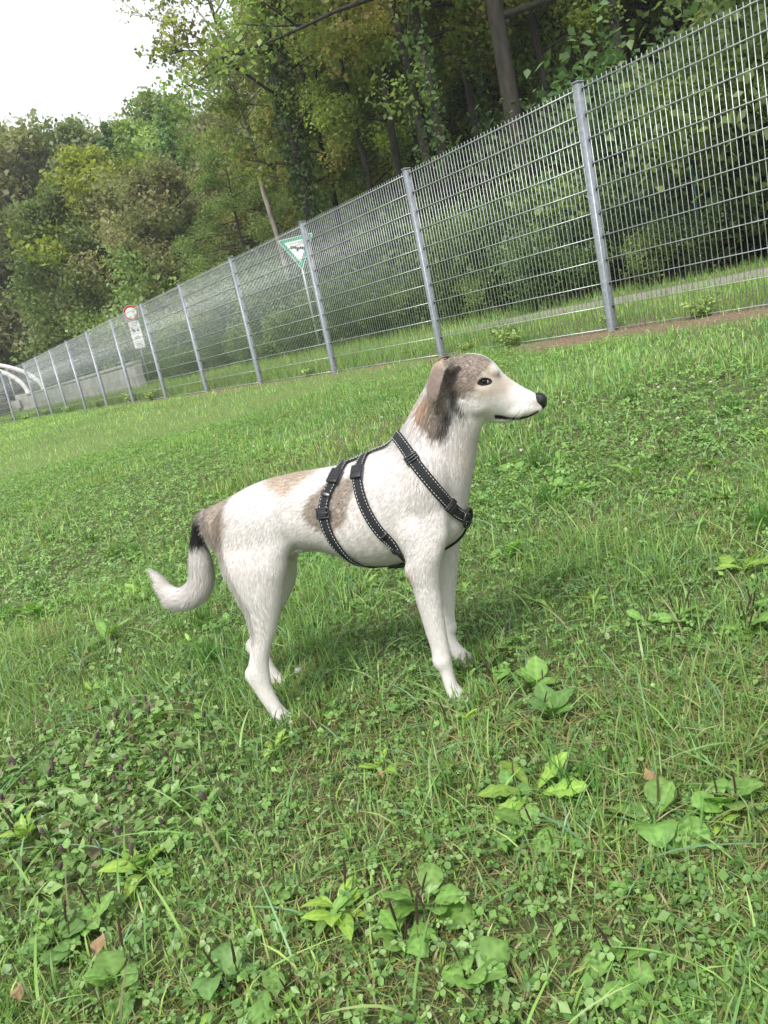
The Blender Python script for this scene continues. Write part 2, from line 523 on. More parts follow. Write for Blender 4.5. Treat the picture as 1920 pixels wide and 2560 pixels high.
def text_mesh(name, s, size, m, parent, loc):
    cu = bpy.data.curves.new(name, 'FONT'); cu.body = s; cu.size = size; cu.align_x = 'CENTER'; cu.align_y = 'CENTER'; cu.extrude = .0012
    o = bpy.data.objects.new(name, cu); COL.objects.link(o)
    me = bpy.data.meshes.new_from_object(o.evaluated_get(bpy.context.evaluated_depsgraph_get()))
    bpy.data.objects.remove(o, do_unlink=True); bpy.data.curves.remove(cu)
    me.materials.clear(); me.materials.append(m); me.name = name
    t = link(name, me, parent); t.rotation_euler = (math.pi/2, 0, 0); t.location = loc
    return t

def rounded_poly(pts, r, seg=5):
    out = []; n = len(pts)
    for i in range(n):
        p, a, b = np.array(pts[i]), np.array(pts[i-1]), np.array(pts[(i+1) % n])
        u = (a-p)/np.linalg.norm(a-p); v = (b-p)/np.linalg.norm(b-p)
        h = math.acos(np.clip(u@v, -1, 1))/2; d = r/math.tan(h)
        s, e = p + u*d, p + v*d
        for k in range(seg+1):
            w = k/seg; out.append(tuple((1-w)**2*s + 2*w*(1-w)*p + w*w*e))
    return out

def build_triangle_sign():
    x, y = tD(13.15, 4.4); z = .45
    root = empty('nature_reserve_sign', (x, y, z), math.radians(-10))
    tag(root, 'white triangle sign with green border and black bird on a grey pole', 'sign')
    MB().tube([(0, 0, -.3), (0, 0, 2.93)], .035, 12).build('pole', M['sign_back'], root, True)
    H, S = .80, .92
    tri = [(-S/2, 2.93), (0, 2.93 - H), (S/2, 2.93)]
    def scaled(f):
        c = np.array([0, 2.93 - H/3]); return [tuple(c + (np.array(p) - c)*f) for p in tri]
    pl = flat('plate', rounded_poly(tri, .035), -.046, -.040, M['sign_white'], root)
    flat('border', rounded_poly(scaled(.955), .03), -.049, -.0465, M['sign_green'], root)
    flat('field', rounded_poly(scaled(.66), .006), -.052, -.0495, M['sign_white'], root)
    half = [(0, .028), (.03, .034), (.07, .050), (.12, .056), (.165, .045), (.205, .018), (.19, .006), (.20, -.012), (.18, -.010), (.178, -.03), (.155, -.014), (.15, -.034), (.125, -.010), (.09, -.006), (.05, -.016), (.028, -.03), (.03, -.07), (0, -.062)]
    bird = [(-.052 + p[0]*.72, p[1]) for p in half] 
    full = [(p[0], p[1]) for p in half] + [(-p[0], p[1]) for p in half[::-1] if p[0] > 0]
    ca, sa = math.cos(-.28), math.sin(-.28)
    full = [(x_*ca - z_*sa, 2.65 + x_*sa + z_*ca) for x_, z_ in full]
    flat('bird_emblem', full, -.0555, -.0525, M['sign_black'], root)
    text_mesh('lettering', 'Naturschutzgebiet', .058, M['sign_green'], root, (0, -.0535, 2.795))
build_triangle_sign()

def build_round_sign():
    x, y = tD(27.5, 4.4); z = .49
    root = empty('no_vehicles_sign', (x, y, z), math.radians(8))
    tag(root, 'round white sign with red ring above four white plates on a thin pole', 'sign')
    MB().tube([(0, 0, -.3), (0, 0, 3.2)], .032, 12).build('pole', M['sign_back'], root, True)
    circ = lambda r, c=2.97: [(r*math.cos(a), c + r*math.sin(a)) for a in np.linspace(0, 2*math.pi, 40, endpoint=False)]
    flat('disc', circ(.305), -.046, -.04, M['sign_white'], root)
    flat('red_ring', circ(.295), -.049, -.0465, M['sign_red'], root)
    flat('field', circ(.215), -.052, -.0495, M['sign_white'], root)
    z1 = 2.655
    for k, h in enumerate((.24, .25, .32, .27)):
        pl = flat('plate', rounded_poly([(-.21, z1), (-.21, z1 - h + .012), (.21, z1 - h + .012), (.21, z1)], .015), -.046, -.04, M['sign_white'], root)
        zc = z1 - h/2
        mk = MB()
        if k in (0, 3):
            for j in range(3 if k == 0 else 2):
                w = (.13, .12, .09)[j]; mk.box((-w, -.0485, zc + .05 - j*.06), (w, -.0465, zc + .068 - j*.06))
        elif k == 1:
            mk.box((-.13, -.0485, zc + .02), (-.06, -.0465, zc + .06)); mk.box((-.12, -.0485, zc - .05), (.0, -.0465, zc + .012))
            mk.box((.05, -.0485, zc - .05), (.14, -.0465, zc + .03))
        if k == 2:
            # a bicycle: two wheels and a frame
            for cx in (-.075, .075):
                for a in range(14):
                    a0, a1 = a*2*math.pi/14, (a+1)*2*math.pi/14
                    mk.tube([(cx + .048*math.cos(a0), -.0475, zc - .02 + .048*math.sin(a0)), (cx + .048*math.cos(a1), -.0475, zc - .02 + .048*math.sin(a1))], .006, 4)
            for p, q_ in (((-.075, -.02), (-.02, .05)), ((-.02, .05), (.055, .05)), ((.055, .05), (.075, -.02)), ((-.075, -.02), (0, -.02)), ((0, -.02), (.055, .05)), ((-.02, .05), (0, -.02)), ((.055, .05), (.045, .075))):
                mk.tube([(p[0], -.0475, zc + p[1]), (q_[0], -.0475, zc + q_[1])], .006, 4)
        mk.build('marking', M['sign_black'], pl)
        z1 -= h
build_round_sign()

# ------------------------------------------------------------------ trees and shrubs
PAL_OLIVE = 2.9*np.array([(.080, .092, .040), (.105, .108, .052), (.064, .082, .036), (.118, .104, .060), (.090, .080, .046)])
PAL_GREEN = 2.6*np.array([(.072, .104, .036), (.095, .128, .042), (.054, .080, .030), (.120, .148, .052), (.082, .108, .046)])
PAL_YELLOW = 1.7*np.array([(.190, .215, .035), (.150, .190, .036), (.230, .225, .050), (.120, .165, .030)])
PAL_AUTUMN = 2.8*np.array([(.105, .130, .038), (.150, .165, .045), (.085, .115, .034), (.165, .160, .055), (.140, .110, .050), (.075, .105, .034), (.115, .150, .045)])
PAL_DARK = 2.3*np.array([(.036, .062, .022), (.050, .085, .028), (.028, .050, .020), (.066, .100, .034), (.090, .120, .048)])
PAL_BLUE = 2.6*np.array([(.060, .100, .046), (.080, .125, .058), (.050, .085, .036), (.100, .130, .060)])
PAL_BIRCH = 1.8*np.array([(.125, .140, .070), (.150, .155, .085), (.105, .122, .058), (.180, .165, .095)])

def leaves_np(rng, C, size, normals_up=.6, colors=None):
    n = len(C)
    nrm = rng.normal(size=(n, 3)); nrm[:, 2] = np.abs(nrm[:, 2])*.6 + normals_up; nrm /= np.linalg.norm(nrm, axis=1)[:, None]
    d = rng.normal(size=(n, 3)); d[:, 2] -= .45; d -= nrm*np.sum(d*nrm, 1)[:, None]; d /= np.linalg.norm(d, axis=1)[:, None]
    s = np.cross(nrm, d); L = (size*rng.uniform(.45, 1.55, n))[:, None]
    w = L*rng.uniform(.28, .42, n)[:, None]; f = w*rng.uniform(-.1, .5, n)[:, None]
    V = np.stack([C - d*L*.5, C + s*w + nrm*f - d*L*.05, C + d*L*.55 - nrm*L*.08, C - s*w + nrm*f - d*L*.05], 1).reshape(-1, 3)
    i = np.arange(n)[:, None]*4
    T = np.concatenate([i + np.array([0, 1, 2]), i + np.array([0, 2, 3])])
    return V, T, np.repeat(colors, 4, axis=0)

def make_tree(name, seed, H, r0, cb, cr, limbs, nleaf, lsize, pal, prof='round', rise=.5, lean=(0, 0), bark='bark', clump=.22, droop=0., sub=4, flat_=.75, twigs=True, dead_low=0):
    rng = np.random.default_rng(seed)
    wood = MB()
    n = 10; hs = np.linspace(0, 1, n)
    wob = np.cumsum(rng.normal(0, .012*H, (n, 2)), 0)*np.linspace(.2, 1, n)[:, None]*.6
    P = np.stack([lean[0]*H*hs + wob[:, 0], lean[1]*H*hs + wob[:, 1], H*hs*.97], -1); P[0, 2] = -.4
    wood.tube(P, r0*np.maximum(.06, (1-hs)**.75) * np.where(hs < .05, 1.35, 1), 9)
    def at(h): return np.array([np.interp(h, hs, P[:, k]) for k in range(3)])
    cents, rads = [], []
    for i in range(limbs):
        u = (i + rng.uniform(0, 1))/limbs; h = cb + (1 - cb)*u*.97; b = at(h)
        if prof == 'round': k = max(.18, math.sin(math.pi*min(1, .12 + u*.88))**.7)
        elif prof == 'cone': k = max(.08, 1 - u)
        elif prof == 'low': k = max(.25, 1.0 - .55*u)
        else: k = .45 + .55*math.sin(math.pi*u)
        L = cr*k*rng.uniform(.75, 1.15); az = i*2.399 + rng.normal(0, .35)
        el = rise*rng.uniform(.5, 1.3)*(1 - .3*(1-u)); d = np.array([math.cos(az)*math.cos(el), math.sin(az)*math.cos(el), math.sin(el)])
        m_ = 6; s = np.linspace(0, 1, m_)[:, None]
        path = b + d*L*s + np.array([0, 0, -droop*L])*s**2 + np.cumsum(rng.normal(0, .02*L, (m_, 3)), 0)*s
        rr = r0*.42*(1-h)**.5
        wood.tube(path, rr*np.linspace(1, .12, m_) + .006, 5)
        for j in range(sub):
            s0 = rng.uniform(.3, 1.0); a0 = np.array([np.interp(s0, s[:, 0], path[:, k]) for k in range(3)])
            d2 = d + rng.normal(0, .55, 3); d2[2] += .15 - droop*.8; d2 /= np.linalg.norm(d2); L2 = L*rng.uniform(.25, .5)
            e = a0 + d2*L2 + np.array([0, 0, -droop*L2*.5])
            if twigs: wood.tube([a0, (a0+e)/2 + rng.normal(0, .04*L2, 3), e], [rr*.35 + .004, rr*.22 + .003, .004], 4)
            cents += [e, (a0 + e)/2]; rads += [cr*clump*rng.uniform(.7, 1.25), cr*clump*rng.uniform(.5, .9)]
        cents.append(path[-1]); rads.append(cr*clump)
    cents, rads = np.array(cents), np.array(rads)
    pr = rads**2/np.sum(rads**2); idx = rng.choice(len(cents), nleaf, p=pr)
    dirs = rng.normal(size=(nleaf, 3)); dirs /= np.linalg.norm(dirs, axis=1)[:, None]
    rad = rads[idx]*rng.uniform(0, 1, nleaf)**.45
    C = cents[idx] + dirs*rad[:, None]*np.array([1, 1, flat_]); C[:, 2] -= droop*rad*.8
    C[:, 2] = np.maximum(C[:, 2], .15)
    cc = rng.integers(0, len(pal), len(cents))
    mix = rng.uniform(0, 1, (nleaf, 1))
    col = pal[cc[idx]]*(1-mix*.6) + pal[rng.integers(0, len(pal), nleaf)]*mix*.6
    col = col*rng.uniform(.75, 1.25, (nleaf, 1))*(rng.uniform(.8, 1.2, len(cents))[idx])[:, None]
    V, T, VC = leaves_np(rng, C, lsize, .5, col)
    root = empty(name)
    wood.build('trunk', M[bark], root, True)
    tag(link('crown', npmesh('crown', V, None, T, M['leaf'], VC), root), kind='stuff')
    return root

def make_larch(name, seed, H, r, nleaf):
    rng = np.random.default_rng(seed); wood = MB(); root = empty(name)
    wood.tube([(0, 0, -.4), (.05, .03, H*.5), (0, .05, H)], [.2, .12, .02], 8)
    Cs, Ds = [], []
    for i in range(64):
        u = (i + rng.uniform())/64; h = H*(.12 + .87*u); L = r*(1 - u)**.8*rng.uniform(.7, 1.2) + .25; az = i*2.4 + rng.normal(0, .3)
        d = np.array([math.cos(az), math.sin(az), .12])
        s = np.linspace(0, 1, 6)[:, None]; path = np.array([0, 0, h]) + d*L*s + np.array([0, 0, -.22*L])*np.sin(s*math.pi*.75) + np.array([0, 0, .12*L])*s**3
        wood.tube(path, .035*np.linspace(1, .2, 6)*(1.2-u), 4)
        k = int(nleaf/64); ss = rng.uniform(.08, 1, k)**.8
        base = np.stack([np.interp(ss, s[:, 0], path[:, j]) for j in range(3)], -1)
        side = np.cross(d, [0, 0, 1.0]); lat = rng.normal(0, .13*L + .03, k)*(1.1-ss*.6)
        Cs.append(base + side*lat[:, None] + np.stack([np.zeros(k), np.zeros(k), -np.abs(rng.normal(0, .16, k)) - np.abs(lat)*.3], -1))
    C = np.concatenate(Cs); n = len(C)
    pal = PAL_BLUE; col = pal[rng.integers(0, 4, n)]*rng.uniform(.75, 1.3, (n, 1))
    V, T, VC = leaves_np(rng, C, .17, .2, col)
    wood.build('trunk', M['bark'], root, True)
    tag(link('crown', npmesh('crown', V, None, T, M['leaf'], VC), root), kind='stuff')
    return root

def make_shrub(name, seed, H, r, nleaf, lsize, pal, stems=9):
    rng = np.random.default_rng(seed); wood = MB(); cents = []
    for i in range(stems):
        az = i*2.4 + rng.normal(0, .3); L = r*rng.uniform(.5, 1.0); h = H*rng.uniform(.55, 1.0)
        s = np.linspace(0, 1, 6)[:, None]
        path = np.concatenate([np.cos(az)*L*s**1.3, np.sin(az)*L*s**1.3, h*np.sin(s*math.pi*.55)], 1) + np.cumsum(rng.normal(0, .03*r, (6, 3)), 0)*s
        path[0, 2] = -.1
        wood.tube(path, .022*np.linspace(1, .25, 6)*H/2.5, 5)
        for q in np.linspace(.22, 1, 7):
            cents.append([np.interp(q, s[:, 0], path[:, k]) for k in range(3)])
            cents.append(np.array(cents[-1]) + rng.normal(0, .25*r, 3)*np.array([1, 1, .7]))
    cents = np.array(cents); idx = rng.integers(0, len(cents), nleaf)
    C = cents[idx] + rng.normal(0, 1, (nleaf, 3))*r*np.array([.19, .19, .15]); C[:, 2] = np.abs(C[:, 2] - .05) + .05
    cc = rng.integers(0, len(pal), len(cents)); mix = rng.uniform(0, 1, (nleaf, 1))
    col = (pal[cc[idx]]*(1-mix) + pal[rng.integers(0, len(pal), nleaf)]*mix)*rng.uniform(.7, 1.3, (nleaf, 1))
    V, T, VC = leaves_np(rng, C, lsize, .45, col)
    root = empty(name)
    wood.build('stems', M['bark'], root, True)
    tag(link('foliage', npmesh('foliage', V, None, T, M['leaf'], VC), root), kind='stuff')
    return root

def plant(proto, used, x, y, s, rz, label, cat, group=None, dz=0., name=None, sz=None):
    o = proto if id(proto) not in used else copy_tree(proto)
    used.add(id(proto))
    o.location = (x, y, gz(x, y) + dz); o.scale = (s, s, sz or s); o.rotation_euler = (0, 0, rz)
    tag(o, label, cat, group)
    return o

def build_forest():
    used = set(); rng = random.Random(4)
    A = make_tree('round_tree', 11, 13, .26, .12, 4.6, 26, 17000, .24, PAL_OLIVE, 'round', .55, clump=.24, sub=5)
    B = make_tree('round_tree', 12, 14, .26, .15, 4.2, 26, 17000, .23, PAL_GREEN, 'round', .6, clump=.23, sub=5)
    Yt = make_tree('yellow_maple', 13, 12, .22, .25, 3.4, 22, 12000, .22, PAL_YELLOW, 'round', .6, clump=.25, sub=5)
    Cc = make_tree('woodland_maple', 14, 15, .22, .16, 5.2, 30, 30000, .135, PAL_AUTUMN, 'low', .25, clump=.15, droop=.14, sub=6)
    Dd = make_tree('woodland_maple', 15, 16, .20, .22, 5.0, 28, 30000, .13, PAL_GREEN, 'low', .3, clump=.15, droop=.12, sub=6)
    K = make_tree('dark_trunk_tree', 16, 17, .14, .32, 3.4, 20, 20000, .105, PAL_AUTUMN, 'even', .45, lean=(-.035, .02), clump=.17, droop=.06, sub=4)
    Big = make_tree('old_maple', 17, 18, .21, .30, 5.0, 24, 34000, .105, PAL_GREEN, 'low', .3, lean=(.0, .0), clump=.15, droop=.16, sub=6)
    Bi = make_tree('pale_stem_birch', 18, 15.5, .105, .42, 3.0, 34, 7000, .11, PAL_BIRCH, 'round', .75, lean=(-.085, .0), bark='bark_pale', clump=.14, sub=5)
    La = make_larch('larch', 19, 15, 3.0, 15000)
    Iv = make_tree('ivy_clad_tree', 20, 15, .18, .30, 2.6, 18, 9000, .13, PAL_AUTUMN, 'even', .5, clump=.2)
    # ivy wrapped round the trunk, a part of its own
    r2 = np.random.default_rng(77); n = 3600; h = r2.uniform(0, 8.5, n); a = r2.uniform(0, 2*math.pi, n); rr = .2 + .24*r2.uniform(0, 1, n)*(.6 + .6*np.sin(h*1.7 + 1)**2)
    Cv = np.stack([np.cos(a)*rr, np.sin(a)*rr, h], -1); V, T, VC = leaves_np(r2, Cv, .12, .1, np.array(PAL_DARK)[r2.integers(0, 5, n)]*.9)
    tag(link('ivy', npmesh('ivy', V, None, T, M['leaf'], VC), Iv), kind='stuff')

    for tr_, n_, hh, sd_, rb in ((Big, 1500, 7.5, 5, .24), (K, 900, 5.5, 6, .15)):
        r3 = np.random.default_rng(sd_); h = r3.uniform(0, hh, n_); k_ = vnoise(h*1.1, h*0 + sd_, 3) > .42; h = h[k_]; n2 = len(h); a = r3.uniform(0, 2*math.pi, n2); rr = rb*(1 - h/22) + .10*r3.uniform(0, 1, n2)
        lean = -.035*h if tr_ is K else 0*h
        V, T, VC = leaves_np(r3, np.stack([np.cos(a)*rr + lean, np.sin(a)*rr, h], -1), .09, .1, np.array(PAL_DARK)[r3.integers(0, 5, n2)]); tag(link('ivy', npmesh('ivy', V, None, T, M['leaf'], VC), tr_), kind='stuff')
    def sp(ratio, Y, jitter=0): return ratio*Y, Y
    # trees one can pick out
    plant(Big, used, .246*17.2, 17.2, 1, .4, 'thick mossy tree trunk rising behind the fence right of centre', 'tree')
    plant(K, used, .139*19.5, 19.5, 1, .0, 'slim dark trunk, left one of the pair behind the second bay of the fence', 'tree')
    plant(K, used, .162*19.0, 19.0, 1.08, .5, 'slim dark trunk, right one of the pair behind the second bay of the fence', 'tree')
    plant(Bi, used, -.046*27, 27, 1, 0.0, 'tall thin pale-stemmed tree with sparse leaves against the white sky', 'tree')
    plant(Iv, used, -.012*24.5, 24.5, 1, 1.0, 'ivy-clad dark trunk just right of the pale-stemmed tree', 'tree')
    plant(La, used, -.222*46, 46, .88, 0.2, 'feathery larch with open branches on the skyline', 'tree')
    plant(Yt, used, -.268*44, 44, 1.0, .5, 'yellow-green maple among the brownish trees at the left', 'tree')
    # the wood on the left
    for i, (r, Y, s, pr, lab) in enumerate([
        (-.405, 60, 1.45, A, 'brownish round tree at the left edge of the picture'),
        (-.335, 58, 1.38, A, 'brownish round tree second from the left edge'),
        (-.300, 43, .72, B, 'low dark green tree in front of the brownish trees at the left'),
        (-.232, 42, .74, A, 'olive round tree just right of the yellow-green maple'),
        (-.185, 47, .86, B, 'green round tree below the larch'),
        (-.165, 38, .68, A, 'olive low tree right behind the round sign'),
        (-.150, 44, .80, La, 'green larch standing behind the pale-stemmed tree')]):
        x, y = sp(r, Y); plant(pr, used, x, y, s, rng.uniform(0, 6.3), lab, 'tree')
    G = 'trees of the wood behind the fence'
    far = [(-.47, 64, 1.45, B), (-.42, 60, 1.3, A), (-.37, 62, 1.25, B), (-.30, 60, 1.2, A), (-.25, 58, 1.1, B), (-.20, 62, 1.1, A), (-.15, 58, 1.05, B), (-.105, 52, .85, A), (-.12, 64, .95, B), (-.06, 60, .95, A), (.0, 46, 1.0, A), (.03, 56, 1.15, B), (.02, 48, 1.15, A), (.06, 40, 1.05, B), (.10, 50, 1.3, A), (.15, 42, 1.15, B), (.2, 50, 1.35, A), (.25, 40, 1.15, B), (.30, 48, 1.3, A), (.35, 38, 1.15, B), (.42, 44, 1.3, A), (.48, 36, 1.15, B), (.55, 42, 1.3, A), (.62, 36, 1.2, B), (.72, 40, 1.3, A)]
    fl = []
    for r, Y, s, pr in far:
        x, y = sp(r, Y); fl.append(plant(pr, used, x, y, s, rng.uniform(0, 6.3), 'leafy background tree of the wood on the slope', 'tree', G))
    order_labels(fl, '{} leafy background tree from the left on the wooded slope')
    mid = [(-.10, 33, .50, Dd), (-.055, 37, .62, Cc), (.075, 37, .95, Cc), (.095, 31, .8, Cc), (.125, 28, .8, Dd), (.155, 29, .85, Cc), (.20, 27, 1.0, Cc), (.235, 29, .9, Dd), (.29, 26, 1.0, Cc), (.345, 28, .9, Dd), (.41, 25, 1.05, Cc), (.45, 28, .95, Dd), (.53, 24, 1.05, Cc), (.60, 22, .95, Dd), (.70, 23, 1.05, Cc), (.82, 20, 1, Dd)]
    fl = []
    for r, Y, s in ((.02, 25.5, .85), (.062, 23, .8), (.098, 21.5, .9), (.205, 20.5, .95), (.285, 19.5, .85), (.325, 22, 1.1), (.375, 18.5, .95), (.435, 21, 1.0), (.50, 18, .95), (.57, 20, 1.05)):
        x, y = sp(r, Y); fl.append(plant(K, used, x, y, s, rng.uniform(0, 6.3), 'slim tree', 'tree', 'slim trunks behind the fence'))
    order_labels(fl, '{} slim dark trunk from the left among the scattered ones behind the fence')
    fl = []
    for r, Y, s, pr in mid:
        x, y = sp(r, Y); fl.append(plant(pr, used, x, y, s, rng.uniform(0, 6.3), 'woodland maple with low hanging branches behind the fence', 'tree', 'maples behind the fence'))
    order_labels(fl, '{} maple from the left with low hanging branches behind the fence')
    # shrubs along the green fence
    S1 = make_shrub('bramble_shrub', 31, 2.2, 1.5, 6200, .11, PAL_DARK)
    S2 = make_shrub('hazel_shrub', 32, 2.9, 1.5, 7500, .11, PAL_GREEN)
    S3 = make_shrub('bramble_shrub', 33, 2.4, 1.6, 6200, .105, PAL_BLUE*.75)
    S5 = make_shrub('elder_shrub', 35, 2.6, 1.4, 3600, .16, PAL_GREEN*.85)
    S4 = make_shrub('bright_shrub', 34, 3.2, 1.6, 5500, .12, PAL_YELLOW*.75 + PAL_GREEN[:4]*.3)
    k = 0
    t = -9.0; rows = {5.75: [], 7.6: []}
    while t < 30:
        for D in (5.75, 7.6):
            x, y = tD(t + rng.uniform(-.5, .5), D + rng.uniform(-.35, .9))
            pr = (S1, S3, S2, S1, S5, S3)[k % 6] if D < 7 else (S2, S1, S5, S3)[k % 4]
            s = rng.uniform(.5, 1.4)*(.75 if D < 7 else 1.15)*(1.12 if t < 3 else .85)
            rows[D].append(plant(pr, used, x, y, s, rng.uniform(0, 6.3), 'leafy shrub in the thicket along the green fence', 'shrub', 'shrubs along the green fence')); k += 1
        t += 1.05 if t < 12 else 1.5
    low = []; t = 2.2
    while t < 25:
        x, y = tD(t + rng.uniform(-.4, .4), 4.75 + rng.uniform(-.35, .5)); low.append(plant((S1, S3, S5)[k % 3], used, x, y, rng.uniform(.28, .52), rng.uniform(0, 6.3), 'low shrub', 'shrub', 'low shrubs on the verge')); k += 1; t += rng.uniform(.7, 1.4)
    order_labels(low, '{} low shrub from the left on the verge between path and green fence')
    order_labels(rows[5.75], '{} shrub from the left in the front row along the green fence')
    order_labels(rows[7.6], '{} shrub from the left in the back row along the green fence')
    for r, Y, s, lab in ((-.232, 36, .85, 'bright yellow-green shrub above the round sign'), (-.165, 33, .8, 'light green shrub right of the round sign'), (-.145, 36, 1.0, 'light green bush behind the far bays of the fence')):
        plant(S4, used, r*Y, Y, s, rng.uniform(0, 6), lab, 'shrub')
    fl2 = []
    for r, Y in ((-.30, 42), (-.34, 60), (-.375, 60), (-.27, 40), (-.42, 60), (-.40, 62), (-.355, 58), (-.215, 37), (-.19, 37)):
        fl2.append(plant(S2, used, r*Y, Y, rng.uniform(1.2, 1.7), rng.uniform(0, 6), 'dark bush at the foot of the wood behind the wall', 'shrub', 'bushes behind the wall'))
    order_labels(fl2, '{} dark bush from the left at the foot of the wood')
build_forest()

# ------------------------------------------------------------------ lawn
DOG_O, DOG_H = np.array([-.105, 1.534]), math.radians(-10.5)
PAWS = []          # filled from the dog's stance, blades bend away from them
for lx, ly in ((.19, -.075), (.20, .088), (-.165, -.078), (-.225, .095)):
    PAWS.append((DOG_O[0] + lx*math.cos(DOG_H) - ly*math.sin(DOG_H), DOG_O[1] + lx*math.sin(DOG_H) + ly*math.cos(DOG_H)))
PAWS = np.array(PAWS)

GREENS = np.array([1.98, 2.1, 2.5])*np.array([(.125, .200, .042), (.100, .175, .040), (.155, .230, .055), (.080, .145, .036), (.185, .235, .072), (.110, .180, .075)])
STRAW = np.array([(.42, .38, .22), (.34, .29, .15), (.30, .30, .11)])

def in_view(rng, n, y0, y1, margin=1.1, slope=.72, dmax=.25, even=True):
    y = np.sqrt(rng.uniform(0, 1, n)*(y1**2 - y0**2) + y0**2) if even else rng.uniform(y0, y1, n)
    x = rng.uniform(-1, 1, n)*(slope*y + margin)
    D = (x - F0[0])*FN[0] + (y - F0[1])*FN[1]
    k = D < dmax
    return x[k], y[k]

def clover_field(x, y): return fbm(x*.75 + 3.1, y*.75, 41)
def tall_field(x, y): return fbm(x*2.2 + 7.7, y*2.2 + 1.3, 43)
def herb_patch(x, y):    # the patch of self-heal on the left
    return smooth01((1 - ((x + .66)/.36)**2 - ((y - 1.40)/.46)**2)*1.6)

def blades(rng, x, y, h, w, bend, col, seg=3, flop=None):
    n = len(x); z = ground(x, y)
    az = rng.uniform(0, 2*math.pi, n); d = np.stack([np.cos(az), np.sin(az), np.zeros(n)], -1)
    tw = az + math.pi/2 + rng.normal(0, .5, n); sd = np.stack([np.cos(tw), np.sin(tw), np.zeros(n)], -1)
    root = np.stack([x, y, z - .004], -1); V, C = [], []
    tip = col*np.array([1.12, 1.08, .95])
    for k in range(seg + 1):
        t = k/seg
        p = root + d*(bend*h*t**1.8)[:, None] + np.array([0, 0, 1.0])*(h*(t - .42*np.minimum(bend, 1.4)*t**2))[:, None]
        if k < seg:
            ww = (w*(1 - .15*t)*(.75 if k == 0 else 1)*(1 if t < .7 else .75))[:, None]*.5
            V += [p - sd*ww, p + sd*ww]; C += [col, col]
        else:
            V.append(p); C.append(tip)
    m_ = 2*seg + 1
    V = np.stack(V, 1).reshape(-1, 3); C = np.stack(C, 1).reshape(-1, 3)
    i = np.arange(n)[:, None]*m_
    Q = np.concatenate([i + np.array([2*k, 2*k+1, 2*k+3, 2*k+2]) for k in range(seg-1)]) if seg > 1 else None
    T = i + np.array([2*seg-2, 2*seg-1, 2*seg])
    return V, Q, T, C

class Batch:
    def __init__(self): self.V, self.Q, self.T, self.C, self.n = [], [], [], [], 0
    def add(self, V, Q, T, C):
        if Q is not None and len(Q): self.Q.append(Q + self.n)
        if T is not None and len(T): self.T.append(T + self.n)
        self.V.append(V); self.C.append(C); self.n += len(V)
    def build(self, name, m):
        return link(name, npmesh(name, np.concatenate(self.V), np.concatenate(self.Q) if self.Q else None, np.concatenate(self.T) if self.T else None, m, np.concatenate(self.C)))

def grass_colors(rng, x, y, straw=.12):
    n = len(x)
    f = fbm(x*1.1, y*1.1, 51)
    c = GREENS[rng.integers(0, len(GREENS), n)]*rng.uniform(.75, 1.25, (n, 1))
    c = c*(.66 + .78*f)[:, None]
    yel = smooth01((fbm(x*.6 + 5, y*.6, 61) - .45)*4)[:, None]
    c = c*(1 - .35*yel) + c*np.array([1.30, 1.10, .75])*.35*yel
    dry = smooth01((fbm(x*1.7, y*1.7, 71) - .40)*3)
    k = rng.uniform(0, 1, n) < straw*(.45 + 1.9*dry)
    c[k] = STRAW[rng.integers(0, len(STRAW), k.sum())]*rng.uniform(.7, 1.15, (k.sum(), 1))
    return c, k

